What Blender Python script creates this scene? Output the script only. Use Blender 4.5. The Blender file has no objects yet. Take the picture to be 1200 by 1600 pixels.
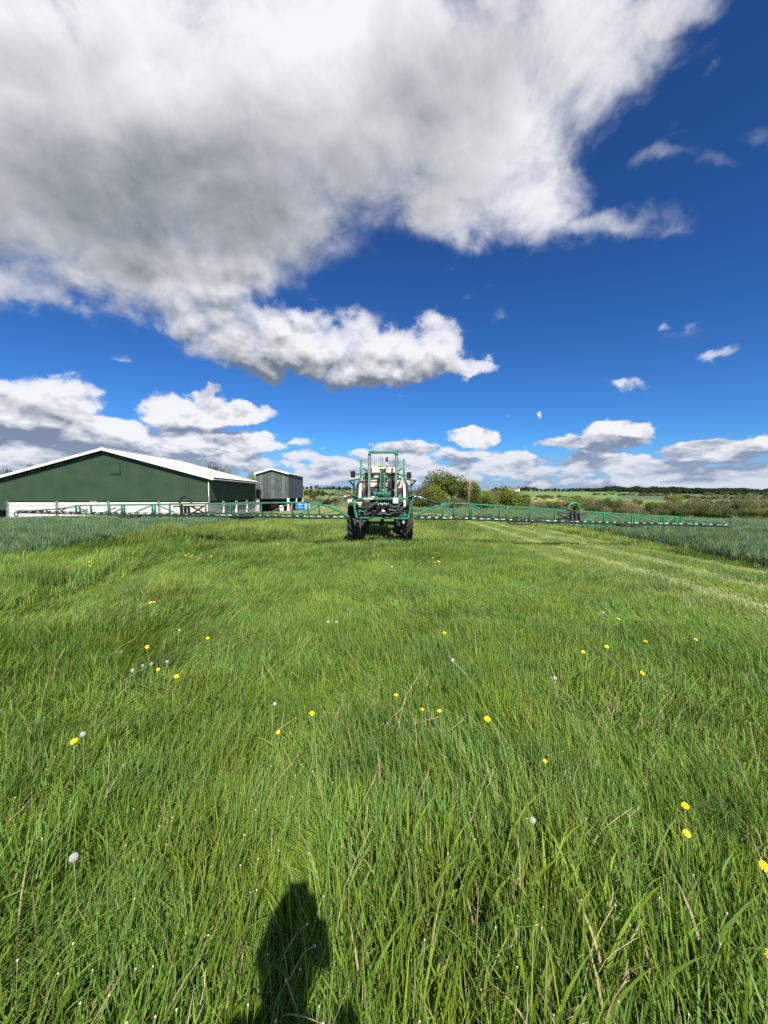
import bpy, bmesh, math, random
import numpy as np
from mathutils import Vector, Matrix, Euler, noise as mnoise

R = math.radians
rng = np.random.default_rng(7)
random.seed(7)
scene = bpy.context.scene
C = scene.collection

# ------------------------------------------------------------------ camera
EYE = 1.62
PITCH = math.atan(26 / 600)            # looking slightly down
cam_d = bpy.data.cameras.new('camera')
cam = bpy.data.objects.new('camera', cam_d)
C.objects.link(cam)
cam.location = (0, 0, EYE)
cam.rotation_euler = (math.pi / 2 - PITCH, 0, 0)
cam_d.sensor_fit = 'VERTICAL'
cam_d.sensor_height = 24
cam_d.sensor_width = 18
cam_d.lens = 9.0                       # ultra-wide phone lens, 90 degrees across
cam_d.clip_start = 0.02
cam_d.clip_end = 12000
scene.camera = cam

# ------------------------------------------------------------------ render settings
scene.render.engine = 'CYCLES'
scene.cycles.use_denoising = False
scene.cycles.max_bounces = 6
scene.cycles.diffuse_bounces = 3
scene.cycles.glossy_bounces = 2
scene.cycles.transmission_bounces = 4
scene.cycles.transparent_max_bounces = 4
scene.cycles.volume_bounces = 0
scene.cycles.sample_clamp_indirect = 6
scene.view_settings.view_transform = 'Standard'
scene.view_settings.look = 'None'
scene.view_settings.exposure = 0.85
scene.view_settings.gamma = 1.0
scene.view_settings.use_curve_mapping = False

# ------------------------------------------------------------------ sun
SUN_EL, SUN_AZ = R(46), R(13)          # behind the camera and a little to its right
sun_dir = Vector((math.sin(SUN_AZ) * math.cos(SUN_EL), -math.cos(SUN_AZ) * math.cos(SUN_EL), math.sin(SUN_EL)))
sl = bpy.data.lights.new('sun', 'SUN')
sl.energy = 5.0
sl.angle = R(0.53)
sl.color = (1.0, 0.955, 0.88)
sun = bpy.data.objects.new('sun', sl)
C.objects.link(sun)
sun.rotation_euler = sun_dir.to_track_quat('Z', 'Y').to_euler()
sun.location = (0, -20, 40)


def ray(px, py):
    """direction through a point of the 1200 x 1600 photograph, scaled to unit depth along Y"""
    xc, yc = (px - 600) / 600, (800 - py) / 600
    c, s = math.cos(PITCH), math.sin(PITCH)
    y = c + yc * s
    return xc / y, (yc * c - s) / y


def P(px, py, Y):
    u, v = ray(px, py)
    return Vector((u * Y, Y, EYE + v * Y))


# ------------------------------------------------------------------ node helpers
class NT:
    def __init__(self, tree):
        self.t = tree
        self.n = tree.nodes
        self.l = tree.links

    def put(self, sock, v):
        if isinstance(v, bpy.types.NodeSocket):
            self.l.new(v, sock)
        elif v is not None:
            sock.default_value = v

    def math(self, op, a, b=None, c=None, clamp=False):
        n = self.n.new('ShaderNodeMath')
        n.operation = op
        n.use_clamp = clamp
        for i, v in enumerate((a, b, c)):
            if v is not None:
                self.put(n.inputs[i], v)
        return n.outputs[0]

    def vec(self, op, a, b=None, c=None):
        n = self.n.new('ShaderNodeVectorMath')
        n.operation = op
        for i, v in enumerate((a, b, c)):
            if v is not None:
                if op == 'SCALE' and i == 1:
                    self.put(n.inputs['Scale'], v)
                else:
                    self.put(n.inputs[i], v)
        return n.outputs['Value'] if op in ('DOT_PRODUCT', 'LENGTH', 'DISTANCE') else n.outputs[0]

    def comb(self, x, y, z):
        n = self.n.new('ShaderNodeCombineXYZ')
        for i, v in enumerate((x, y, z)):
            self.put(n.inputs[i], v)
        return n.outputs[0]

    def sep(self, v):
        n = self.n.new('ShaderNodeSeparateXYZ')
        self.put(n.inputs[0], v)
        return n.outputs

    def noise(self, v, scale, detail=4, rough=0.55, lac=2.0, dist=0.0, color=False):
        n = self.n.new('ShaderNodeTexNoise')
        n.noise_dimensions = '3D'
        if v is not None:
            self.put(n.inputs['Vector'], v)
        n.inputs['Scale'].default_value = scale
        n.inputs['Detail'].default_value = detail
        n.inputs['Roughness'].default_value = rough
        n.inputs['Lacunarity'].default_value = lac
        n.inputs['Distortion'].default_value = dist
        return n.outputs['Color' if color else 'Fac']

    def smooth(self, v, a, b, lo=0.0, hi=1.0):
        n = self.n.new('ShaderNodeMapRange')
        n.interpolation_type = 'SMOOTHSTEP'
        self.put(n.inputs[0], v)
        n.inputs[1].default_value = a
        n.inputs[2].default_value = b
        n.inputs[3].default_value = lo
        n.inputs[4].default_value = hi
        return n.outputs[0]

    def lin(self, v, a, b, lo=0.0, hi=1.0):
        n = self.n.new('ShaderNodeMapRange')
        self.put(n.inputs[0], v)
        n.inputs[1].default_value = a
        n.inputs[2].default_value = b
        n.inputs[3].default_value = lo
        n.inputs[4].default_value = hi
        return n.outputs[0]

    def mix(self, f, a, b, mode='MIX'):
        n = self.n.new('ShaderNodeMix')
        n.data_type = 'RGBA'
        n.blend_type = mode
        self.put(n.inputs[0], f)
        for s, v in ((6, a), (7, b)):
            if isinstance(v, (tuple, list)):
                v = (v[0], v[1], v[2], 1)
            self.put(n.inputs[s], v)
        return n.outputs[2]


# ------------------------------------------------------------------ world: blue sky with the photograph's clouds
world = bpy.data.worlds.new('World')
scene.world = world
world.use_nodes = True


def build_sky():
    w = NT(world.node_tree)
    w.n.clear()
    out = w.n.new('ShaderNodeOutputWorld')
    bg = w.n.new('ShaderNodeBackground')
    SKY = 0.1
    bg.inputs['Strength'].default_value = SKY
    w.l.new(bg.outputs[0], out.inputs[0])
    sky = w.n.new('ShaderNodeTexSky')
    sky.sky_type = 'NISHITA'
    sky.sun_disc = False
    sky.sun_elevation = SUN_EL
    sky.sun_rotation = math.pi - SUN_AZ
    sky.altitude = 300
    sky.air_density = 1.0
    sky.dust_density = 0.35
    sky.ozone_density = 3.0
    d = w.n.new('ShaderNodeTexCoord').outputs['Generated']
    d = w.vec('NORMALIZE', d)
    sx, sy, sz = w.sep(d)[:3]
    # clear-sky colour: deepen the physical sky as the phone's picture does
    g = w.n.new('ShaderNodeGamma')
    w.l.new(w.vec('SCALE', sky.outputs[0], SKY), g.inputs[0])
    g.inputs[1].default_value = SKYG
    blue = w.mix(1.0, g.outputs[0], SKYT, 'MULTIPLY')

    dy = w.math('MAXIMUM', sy, 0.08)
    u0 = w.math('DIVIDE', sx, dy)
    v0 = w.math('DIVIDE', sz, dy)
    # billow noise lives on the sphere of directions; squashed near the horizon like real cloud decks
    nz = w.math('MULTIPLY_ADD', sz, 1.15, w.math('MULTIPLY', w.math('SUBTRACT', 1.0, w.math('POWER', 2.718, w.math('MULTIPLY', w.math('MAXIMUM', sz, -0.1), -9.0))), 0.25))
    q = w.comb(sx, sy, nz)
    wc = w.noise(q, 3.0, 3, 0.5, color=True)
    wc = w.vec('SUBTRACT', wc, (0.5, 0.5, 0.5))
    wf = w.noise(q, 15.0, 4, 0.6, color=True)
    wf = w.vec('SUBTRACT', wf, (0.5, 0.5, 0.5))
    uv = w.comb(u0, v0, 0.0)
    ws = w.lin(v0, 0.0, 0.5, 0.05, 0.26)
    wfs = w.lin(v0, 0.0, 0.5, 0.05, 0.11)
    uvw = w.vec('ADD', uv, w.vec('MULTIPLY', w.vec('SCALE', wc, ws), (1, 1, 0)))
    uvw = w.vec('ADD', uvw, w.vec('MULTIPLY', w.vec('SCALE', wf, wfs), (1, 1, 0)))

    chain = []

    def field(vecs, items, op='MAXIMUM', base=-1.0):
        acc = base
        for (px, py, rx, ry, rot, wt) in items:
            cu, cv = ray(px, py)
            yy = math.cos(PITCH) + (800 - py) / 600 * math.sin(PITCH)
            m = w.n.new('ShaderNodeMapping')
            m.vector_type = 'TEXTURE'
            if chain:                  # evaluate one after the other, or the shader runs out of stack
                w.l.new(w.vec('ADD', vecs, w.math('MULTIPLY', chain[0], 1e-9)), m.inputs[0])
            else:
                w.l.new(vecs, m.inputs[0])
            m.inputs[1].default_value = (cu, cv, 0)
            m.inputs[2].default_value = (0, 0, R(rot))
            m.inputs[3].default_value = (rx * 1.1 / 600 / yy, ry * 1.1 / 600 / yy, 1)
            r2 = w.vec('DOT_PRODUCT', m.outputs[0], m.outputs[0])
            f = w.math('MULTIPLY_ADD', r2, -(wt + 0.3), wt)
            if acc == base and not isinstance(acc, bpy.types.NodeSocket):
                acc = w.math('MAXIMUM', f, base)
            elif op == 'SMOOTH':
                acc = w.math('SMOOTH_MAX', acc, f, 0.25)
            else:
                acc = w.math('MAXIMUM', acc, f)
            chain[:] = [acc]
        return acc

    M = field(uvw, CLOUDS)
    M2 = field(w.vec('ADD', uvw, (0.02, 0.045, 0)), CLOUDS)
    # broken cloud bank low along the horizon
    band_n = w.noise(w.comb(sx, sy, w.math('MULTIPLY', sz, 2.6)), 9.0, 5, 0.55)
    band = w.smooth(v0, 0.165, 0.09)
    bandf = w.math('MULTIPLY_ADD', w.math('SUBTRACT', band_n, 0.42), 3.2, w.lin(band, 0, 1, -1.0, 0.22))
    M = w.math('MAXIMUM', M, bandf)
    # the sky outside the photograph carries on with the same broken cumulus
    gn = w.noise(q, 1.9, 4, 0.55)
    gen = w.math('MULTIPLY_ADD', w.math('SUBTRACT', gn, 0.50), 4.0, 0.0)
    side = w.smooth(sy, 0.48, 0.22)
    M = w.math('ADD', w.math('MULTIPLY', M, w.math('SUBTRACT', 1.0, side)), w.math('MULTIPLY', gen, side))

    def puffs(vv):
        n = w.n.new('ShaderNodeTexVoronoi')
        n.feature = 'SMOOTH_F1'
        w.put(n.inputs['Vector'], vv)
        n.inputs['Scale'].default_value = 13.0
        n.inputs['Detail'].default_value = 2.0
        n.inputs['Roughness'].default_value = 0.55
        n.inputs['Smoothness'].default_value = 0.35
        return n.outputs['Distance']
    qw = w.vec('ADD', q, w.vec('SCALE', wf, 0.035))
    off = (0.006, -0.004, 0.028)
    n1 = w.noise(q, 9.0, 8, 0.60, dist=0.45)
    qo = w.vec('ADD', q, off)
    n2 = w.noise(qo, 9.0, 8, 0.60, dist=0.45)
    p1 = puffs(qw)
    p2 = puffs(w.vec('ADD', qw, off))
    big = w.noise(q, 3.2, 5, 0.55)
    low = w.smooth(v0, 0.75, 0.3)
    lowp = w.math('MULTIPLY', low, -0.6)
    dens = w.math('ADD', M, w.math('MULTIPLY', w.math('SUBTRACT', n1, 0.5), 1.5))
    dens = w.math('ADD', dens, w.math('MULTIPLY', w.math('SUBTRACT', p1, 0.70), lowp))
    soft = w.smooth(v0, 0.15, 0.6, 0.0, 1.0)
    al_h = w.smooth(dens, -0.08, 0.22)
    al_s = w.smooth(dens, -0.28, 0.70)
    alpha = w.math('ADD', w.math('MULTIPLY', al_h, w.math('SUBTRACT', 1.0, soft)), w.math('MULTIPLY', al_s, soft))
    alpha = w.math('MULTIPLY', alpha, w.smooth(M, -0.3, 0.45, 0.16, 1.0))

    # light and shade of the clouds: sun high behind the viewer, so tops bright and thick bases grey
    thick = field(uvw, DARKS, op='SMOOTH', base=-0.6)
    thick = w.math('ADD', thick, w.math('MULTIPLY', w.math('SUBTRACT', big, 0.5), 0.9))
    thick = w.math('MULTIPLY', w.smooth(thick, -0.6, 1.35), 0.64)
    under = w.math('MULTIPLY', w.math('SUBTRACT', M2, M), w.lin(v0, 0.05, 0.5, 2.4, 0.5))
    under = w.math('MINIMUM', w.math('MAXIMUM', under, -0.2), 0.7)
    under = w.math('MULTIPLY', under, w.math('SUBTRACT', 1.0, side))
    relief = w.math('MULTIPLY', w.math('SUBTRACT', n2, n1), w.lin(v0, 0.1, 0.6, 2.8, 0.55))
    relief = w.math('ADD', relief, w.math('MULTIPLY', w.math('SUBTRACT', p1, p2), w.math('MULTIPLY', low, 0.8)))
    mid = w.math('MULTIPLY', w.math('SUBTRACT', w.noise(q, 4.0, 4, 0.5, dist=0.45), 0.5), w.lin(v0, 0.1, 0.5, 1.7, 1.05))
    bn2 = w.noise(w.comb(sx, sy, w.math('MULTIPLY', sz, 3.6)), 16.0, 5, 0.6)
    mid = w.math('ADD', mid, w.math('MULTIPLY', w.math('SUBTRACT', bn2, 0.47), w.lin(w.smooth(v0, 0.2, 0.08), 0, 1, 0, 2.6)))
    core = w.smooth(dens, 0.2, 1.2, 0.0, 0.18)
    S = w.math('ADD', w.math('ADD', thick, under), w.math('ADD', relief, core))
    S = w.math('ADD', S, mid)
    S = w.math('ADD', S, w.lin(v0, 0.1, 0.6, 0.24, 0.09), clamp=True)
    white = (0.90, 0.91, 0.95)
    grey_hi = (0.175, 0.205, 0.24)
    grey_lo = (0.225, 0.29, 0.42)
    grey = w.mix(w.smooth(v0, 0.1, 0.35), grey_lo, grey_hi)
    cc = w.mix(S, white, grey)
    lowblue = w.math('MULTIPLY', w.smooth(v0, 0.16, 0.03), 0.45)
    cc = w.mix(lowblue, cc, (0.40, 0.50, 0.67))
    blue = w.mix(w.smooth(sz, 0.13, 0.0, 0.0, 0.9), blue, (0.33, 0.45, 0.66))
    tot = w.mix(alpha, blue, cc)
    # ground-level directions (never seen past the terrain)
    tot = w.vec('SCALE', tot, 0.56 / SKY)
    w.l.new(tot, bg.inputs['Color'])
    world.cycles.sampling_method = 'MANUAL'
    world.cycles.sample_map_resolution = 1024


SKYG = 1.25
SKYT = (0.42, 0.915, 1.43)
# clouds: px, py, radius x, radius y, turn, weight (as seen from the field looking north)
CLOUDS = [
    (120, 170, 520, 300, 0, 1.0), (500, 130, 330, 270, 0, 1.0), (730, 170, 220, 220, 0, 0.9),
    (880, 80, 190, 150, 25, 0.8), (1010, 20, 150, 60, 30, 0.55), (690, 340, 110, 80, 0, 0.7),
    (840, 310, 110, 85, 20, 0.6), (960, 340, 115, 30, 5, 0.34), (60, 440, 150, 70, 0, 0.6),
    (290, 420, 210, 110, 10, 0.9), (330, 310, 260, 150, 0, 1.0), (330, 505, 120, 70, -15, 0.6),
    (460, 540, 165, 60, -4, 0.85), (600, 565, 145, 48, 0, 0.85), (668, 552, 56, 46, 0, 0.8), (708, 578, 42, 26, 0, 0.7),
    (380, 550, 90, 42, 0, 0.6), (742, 574, 34, 20, 0, 0.55),
    (40, 645, 165, 58, 0, 1.1), (150, 678, 130, 44, 0, 1.0), (285, 645, 74, 42, 0, 1.0), (370, 642, 66, 20, 0, 0.8),
    (330, 694, 160, 28, 0, 0.9), (60, 710, 170, 40, 0, 0.9), (455, 692, 34, 9, 0, 0.45),
    (975, 606, 50, 15, 4, 0.30), (1122, 558, 36, 14, 8, 0.22), (1075, 530, 48, 14, 20, 0.14), (1040, 522, 15, 12, 0, 0.2),
    (965, 674, 64, 26, 0, 1.0), (915, 697, 120, 15, 0, 0.8), (738, 693, 44, 15, 0, 0.9), (790, 667, 22, 8, 8, 0.35),
    (833, 657, 12, 10, 40, 0.35), (630, 706, 65, 20, 0, 0.8), (1105, 700, 110, 24, 6, 1.0), (560, 730, 120, 16, 0, 0.7), (800, 728, 160, 14, 0, 0.7), (1000, 735, 200, 16, 0, 0.8), (1190, 690, 50, 26, 0, 0.7),
    (1050, 240, 45, 14, 15, 0.02), (1130, 250, 42, 14, -10, 0.0), (1195, 215, 28, 22, 40, 0.02),
    (985, 190, 85, 14, 40, 0.02), (780, 495, 30, 10, 0, 0.02), (108, 542, 24, 26, 0, 0.10), (640, 612, 30, 10, 0, 0.08),
]
DARKS = [
    (330, 330, 400, 180, 8, 0.95), (80, 330, 260, 170, -15, 0.75), (620, 150, 230, 130, 25, 0.45), (690, 330, 100, 70, 0, 0.35),
    (560, 585, 190, 34, 0, 0.38), (330, 500, 130, 60, -15, 0.38), (130, 690, 260, 40, 0, 0.35), (980, 690, 100, 14, 0, 0.35),
    (1190, 715, 90, 26, 0, 0.75), (300, 665, 110, 18, 0, 0.35), (60, 60, 120, 60, 0, 0.2), (300, 380, 260, 90, 10, 0.9),
]
build_sky()

# ------------------------------------------------------------------ materials
def mat(name, base=(0.5, 0.5, 0.5), rough=0.6, metal=0.0, var=0.12, scale=6.0, spec=0.4, dirt=None, dirt_amt=0.0, bump=0.0, obj_coords=True):
    m = bpy.data.materials.new(name)
    m.use_nodes = True
    w = NT(m.node_tree)
    b = w.n['Principled BSDF']
    tc = w.n.new('ShaderNodeTexCoord').outputs['Object']
    n = w.noise(tc, scale, 6, 0.6)
    dark = tuple(c * (1 - var * 1.6) for c in base)
    lite = tuple(min(1, c * (1 + var)) for c in base)
    col = w.mix(w.smooth(n, 0.3, 0.7), dark, lite)
    if dirt:
        n2 = w.noise(tc, scale * 0.45, 7, 0.68)
        col = w.mix(w.math('MULTIPLY', w.smooth(n2, 0.48, 0.72), dirt_amt), col, dirt)
    w.l.new(col, b.inputs['Base Color'])
    b.inputs['Metallic'].default_value = metal
    w.put(b.inputs['Roughness'], w.lin(n, 0.2, 0.8, max(0.05, rough - 0.1), min(1, rough + 0.12)))
    b.inputs['Specular IOR Level'].default_value = spec
    if bump:
        bp = w.n.new('ShaderNodeBump')
        bp.inputs['Strength'].default_value = bump
        bp.inputs['Distance'].default_value = 0.02
        w.l.new(w.noise(tc, scale * 4, 5, 0.6), bp.inputs['Height'])
        w.l.new(bp.outputs[0], b.inputs['Normal'])
    return m


MUD = (0.16, 0.12, 0.07)
M = {}
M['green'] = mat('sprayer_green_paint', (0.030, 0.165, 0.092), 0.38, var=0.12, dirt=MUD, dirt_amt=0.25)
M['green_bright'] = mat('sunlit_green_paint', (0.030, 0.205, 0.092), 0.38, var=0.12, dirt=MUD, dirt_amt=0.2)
M['green_dark'] = mat('dark_green_paint', (0.012, 0.07, 0.04), 0.45, var=0.15, dirt=MUD, dirt_amt=0.3)
M['cream'] = mat('cream_plastic', (0.58, 0.53, 0.39), 0.45, var=0.07, dirt=(0.30, 0.24, 0.15), dirt_amt=0.6)
M['white'] = mat('white_paint', (0.62, 0.62, 0.59), 0.5, var=0.04, dirt=(0.4, 0.36, 0.28), dirt_amt=0.25)
M['black'] = mat('black_rubber', (0.018, 0.018, 0.019), 0.6, var=0.25, dirt=(0.10, 0.085, 0.06), dirt_amt=0.3)
M['tyre'] = mat('tyre_rubber', (0.022, 0.022, 0.023), 0.72, var=0.25, dirt=(0.13, 0.105, 0.07), dirt_amt=0.55, bump=0.2)
M['hose'] = mat('grey_hose', (0.06, 0.062, 0.066), 0.45, var=0.2)
M['steel'] = mat('galvanised_steel', (0.50, 0.51, 0.50), 0.42, metal=0.75, var=0.15, dirt=(0.22, 0.2, 0.17), dirt_amt=0.4)
M['chrome'] = mat('polished_ram_rod', (0.75, 0.75, 0.74), 0.2, metal=0.9, var=0.05)
M['line_pipe'] = mat('pale_pipe_cover', (0.42, 0.43, 0.40), 0.5, var=0.12, dirt=(0.2, 0.18, 0.14), dirt_amt=0.5)
M['mast'] = mat('weathered_mast_paint', (0.17, 0.22, 0.19), 0.5, metal=0.2, var=0.2, dirt=(0.35, 0.33, 0.28), dirt_amt=0.5)
M['dark_steel'] = mat('oily_steel', (0.045, 0.043, 0.04), 0.5, metal=0.3, var=0.3, dirt=MUD, dirt_amt=0.3)
M['glass'] = mat('cab_glass', (0.05, 0.07, 0.07), 0.06, var=0.05, spec=0.8)
M['mirror'] = mat('mirror_glass', (0.05, 0.055, 0.06), 0.05, metal=0.8)
M['lime'] = mat('lime_green_dome', (0.20, 0.32, 0.04), 0.4)
M['brass'] = mat('rusty_bracket', (0.22, 0.10, 0.055), 0.7, var=0.3)
M['red'] = mat('red_paint', (0.42, 0.03, 0.03), 0.45, var=0.15, dirt=MUD, dirt_amt=0.3)
M['pink'] = mat('faded_red_plastic', (0.62, 0.12, 0.15), 0.5)
M['blue'] = mat('blue_plastic', (0.05, 0.20, 0.52), 0.45, var=0.2, dirt=(0.3, 0.35, 0.4), dirt_amt=0.3)
M['concrete'] = mat('pale_concrete', (0.55, 0.52, 0.485), 0.85, var=0.06, scale=2.0, dirt=(0.42, 0.37, 0.32), dirt_amt=0.35, bump=0.15)
M['concrete_grey'] = mat('grey_concrete', (0.34, 0.32, 0.31), 0.85, var=0.1, scale=2.0, dirt=(0.2, 0.18, 0.16), dirt_amt=0.4)
M['roof'] = mat('white_fibre_cement_roof', (0.54, 0.50, 0.47), 0.75, var=0.05, scale=0.6, dirt=(0.5, 0.45, 0.41), dirt_amt=0.4)
M['barn_green'] = mat('green_cladding', (0.025, 0.054, 0.025), 0.55, var=0.08, scale=0.5, dirt=(0.045, 0.058, 0.036), dirt_amt=0.5)
M['barn_edge'] = mat('white_verge_trim', (0.56, 0.56, 0.55), 0.5, var=0.03)
M['grey_sheet'] = mat('weathered_grey_sheet', (0.066, 0.082, 0.074), 0.6, var=0.2, scale=1.2, dirt=(0.10, 0.115, 0.10), dirt_amt=0.5)
M['grey_sheet_pale'] = mat('pale_weathered_sheet', (0.10, 0.12, 0.108), 0.6, var=0.2, scale=1.2)
M['blue_sheet'] = mat('blue_grey_cladding', (0.048, 0.058, 0.070), 0.5, var=0.08, scale=0.8)
M['bark'] = mat('bark', (0.11, 0.09, 0.07), 0.9, var=0.3, scale=5, bump=0.4)
M['soil'] = mat('bare_soil', (0.25, 0.14, 0.075), 0.95, var=0.2, scale=2)
M['house_white'] = mat('white_render', (0.80, 0.79, 0.75), 0.8, var=0.03)
M['slate'] = mat('slate_roof', (0.12, 0.12, 0.13), 0.7, var=0.15)
M['window_dark'] = mat('dark_window', (0.03, 0.035, 0.04), 0.1)
M['skin'] = mat('skin', (0.52, 0.33, 0.25), 0.55, var=0.06)
M['jacket'] = mat('navy_jacket', (0.03, 0.04, 0.06), 0.85, var=0.15)
M['trouser'] = mat('dark_trousers', (0.05, 0.05, 0.055), 0.9, var=0.15)
M['hair'] = mat('brown_hair', (0.06, 0.04, 0.025), 0.7, var=0.3, scale=40)
M['petal'] = mat('dandelion_yellow', (0.90, 0.60, 0.008), 0.6, var=0.08, scale=60)
M['petal_heart'] = mat('dandelion_heart', (0.82, 0.44, 0.008), 0.7, var=0.1, scale=90)
M['stem'] = mat('pale_stem', (0.20, 0.24, 0.08), 0.6, var=0.15, scale=30)
M['straw'] = mat('dry_straw', (0.46, 0.36, 0.22), 0.8, var=0.2, scale=25)
M['brown_stalk'] = mat('brown_stalk', (0.36, 0.26, 0.16), 0.8, var=0.2, scale=25)
M['fluff'] = mat('seed_fluff', (0.50, 0.51, 0.48), 0.9, var=0.08, scale=80)
M['bud'] = mat('white_seed_button', (0.48, 0.44, 0.32), 0.8, var=0.1, scale=80)


# ------------------------------------------------------------------ mesh helpers
class MB:
    def __init__(self):
        self.v = []
        self.f = []
        self.sm = []

    def add(self, vs, fs, smooth=False):
        o = len(self.v)
        self.v.extend([tuple(p) for p in vs])
        self.f.extend([tuple(i + o for i in f) for f in fs])
        self.sm.extend([smooth] * len(fs))

    def box(self, c, s, rot=None):
        hx, hy, hz = s[0] / 2, s[1] / 2, s[2] / 2
        b = min(0.012, min(hx, hy, hz) * 0.35)          # small chamfer on every long edge
        vs = []
        for z, k in ((-hz, b), (-hz + b, 0), (hz - b, 0), (hz, b)):
            for x, y in ((-hx + k, -hy + b + 0), (-hx + b, -hy + k), (hx - b, -hy + k), (hx - k, -hy + b), (hx - k, hy - b), (hx - b, hy - k), (-hx + b, hy - k), (-hx + k, hy - b)):
                vs.append(Vector((x, y, z)))
        fs = [tuple(range(7, -1, -1)), tuple(range(24, 32))]
        for L in range(3):
            for i in range(8):
                j = (i + 1) % 8
                fs.append((L * 8 + i, L * 8 + j, L * 8 + 8 + j, L * 8 + 8 + i))
        c = Vector(c)
        vs = [(rot @ p if rot else p) + c for p in vs]
        self.add(vs, fs)
        return self

    def beam(self, p0, p1, w, h, up=(0, 0, 1)):
        p0, p1 = Vector(p0), Vector(p1)
        d = (p1 - p0)
        L = d.length
        if L < 1e-6:
            return self
        x = d.normalized()
        up = Vector(up)
        if abs(x.dot(up)) > 0.98:
            up = Vector((0, 1, 0))
        y = up.cross(x).normalized()
        z = x.cross(y)
        rot = Matrix((x, y, z)).transposed()
        return self.box((p0 + p1) / 2, (L, w, h), rot)

    def path_beam(self, pts, w, h):
        for a, b in zip(pts[:-1], pts[1:]):
            e = (Vector(b) - Vector(a)).normalized() * min(w, h) * 0.25
            self.beam(Vector(a) - e, Vector(b) + e, w, h)
        return self

    def tube(self, pts, r, n=6, caps=True, smooth=True):
        pts = [Vector(p) for p in pts]
        m = len(pts)
        rs = r if isinstance(r, (list, tuple)) else [r] * m
        vs, fs = [], []
        prev = None
        for i, p in enumerate(pts):
            t = (pts[min(i + 1, m - 1)] - pts[max(i - 1, 0)])
            t = t.normalized() if t.length > 1e-9 else Vector((0, 0, 1))
            if prev is None:
                a = Vector((0, 0, 1)) if abs(t.z) < 0.9 else Vector((1, 0, 0))
                prev = t.cross(a).normalized()
            u = (prev - t * prev.dot(t))
            u = u.normalized() if u.length > 1e-6 else t.orthogonal().normalized()
            prev = u
            v = t.cross(u)
            for k in range(n):
                an = 2 * math.pi * k / n
                vs.append(p + (u * math.cos(an) + v * math.sin(an)) * rs[i])
        for i in range(m - 1):
            for k in range(n):
                k2 = (k + 1) % n
                fs.append((i * n + k, i * n + k2, (i + 1) * n + k2, (i + 1) * n + k))
        if caps:
            fs.append(tuple(range(n - 1, -1, -1)))
            fs.append(tuple(range((m - 1) * n, m * n)))
        self.add(vs, fs, smooth)
        return self

    def lathe(self, prof, n=24, axis='X', c=(0, 0, 0), smooth=True, closed=False):
        """prof: (along-axis, radius)"""
        vs, fs = [], []
        c = Vector(c)
        for a, r in prof:
            for k in range(n):
                t = 2 * math.pi * k / n
                p = {'X': (a, r * math.cos(t), r * math.sin(t)), 'Y': (r * math.sin(t), a, r * math.cos(t)), 'Z': (r * math.cos(t), r * math.sin(t), a)}[axis]
                vs.append(c + Vector(p))
        m = len(prof)
        for i in range(m - 1 + (1 if closed else 0)):
            j = (i + 1) % m
            for k in range(n):
                k2 = (k + 1) % n
                fs.append((i * n + k, i * n + k2, j * n + k2, j * n + k))
        if not closed:
            if prof[0][1] > 1e-4:
                fs.append(tuple(range(n - 1, -1, -1)))
            if prof[-1][1] > 1e-4:
                fs.append(tuple(range((m - 1) * n, m * n)))
        self.add(vs, fs, smooth)
        return self

    def prism(self, poly, d0, d1):
        """polygon of 3D points, extruded from d0 to d1 (vectors)"""
        n = len(poly)
        vs = [Vector(p) + Vector(d0) for p in poly] + [Vector(p) + Vector(d1) for p in poly]
        fs = [tuple(range(n)), tuple(range(2 * n - 1, n - 1, -1))]
        for i in range(n):
            j = (i + 1) % n
            fs.append((i, i + n, j + n, j))
        self.add(vs, fs)
        return self

    def mesh(self, name, m):
        me = bpy.data.meshes.new(name)
        me.from_pydata(self.v, [], self.f)
        me.polygons.foreach_set('use_smooth', self.sm)
        if m:
            me.materials.append(m)
        bm = bmesh.new()
        bm.from_mesh(me)
        bmesh.ops.dissolve_degenerate(bm, edges=bm.edges, dist=1e-6)
        bmesh.ops.recalc_face_normals(bm, faces=bm.faces)
        bm.to_mesh(me)
        bm.free()
        me.update()
        return me

    def build(self, name, m, parent=None, origin=None):
        if origin is not None:
            o_ = Vector(origin)
            self.v = [tuple(Vector(p) - o_) for p in self.v]
        ob = bpy.data.objects.new(name, self.mesh(name, m))
        C.objects.link(ob)
        if origin is not None:
            ob.location = origin
        if parent:
            ob.parent = parent
            w = world_loc(parent)
            ob.location = Vector(ob.location) - w
        return ob


def world_loc(o):
    w = Vector(o.location)
    while o.parent:
        o = o.parent
        w += Vector(o.location)
    return w


def tag(o, label=None, cat=None, group=None, kind=None):
    if label:
        o['label'] = label
    if cat:
        o['category'] = cat
    if group:
        o['group'] = group
    if kind:
        o['kind'] = kind
    return o


def thing(name, loc, label, cat, group=None):
    o = bpy.data.objects.new(name, None)
    o.empty_display_size = 0.2
    C.objects.link(o)
    o.location = loc
    return tag(o, label, cat, group)


def link_mesh(name, me, parent=None, loc=(0, 0, 0), rotz=0.0, scale=(1, 1, 1)):
    o = bpy.data.objects.new(name, me)
    C.objects.link(o)
    o.location = loc
    o.rotation_euler = (0, 0, rotz)
    o.scale = scale
    o.parent = parent
    return o

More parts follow.
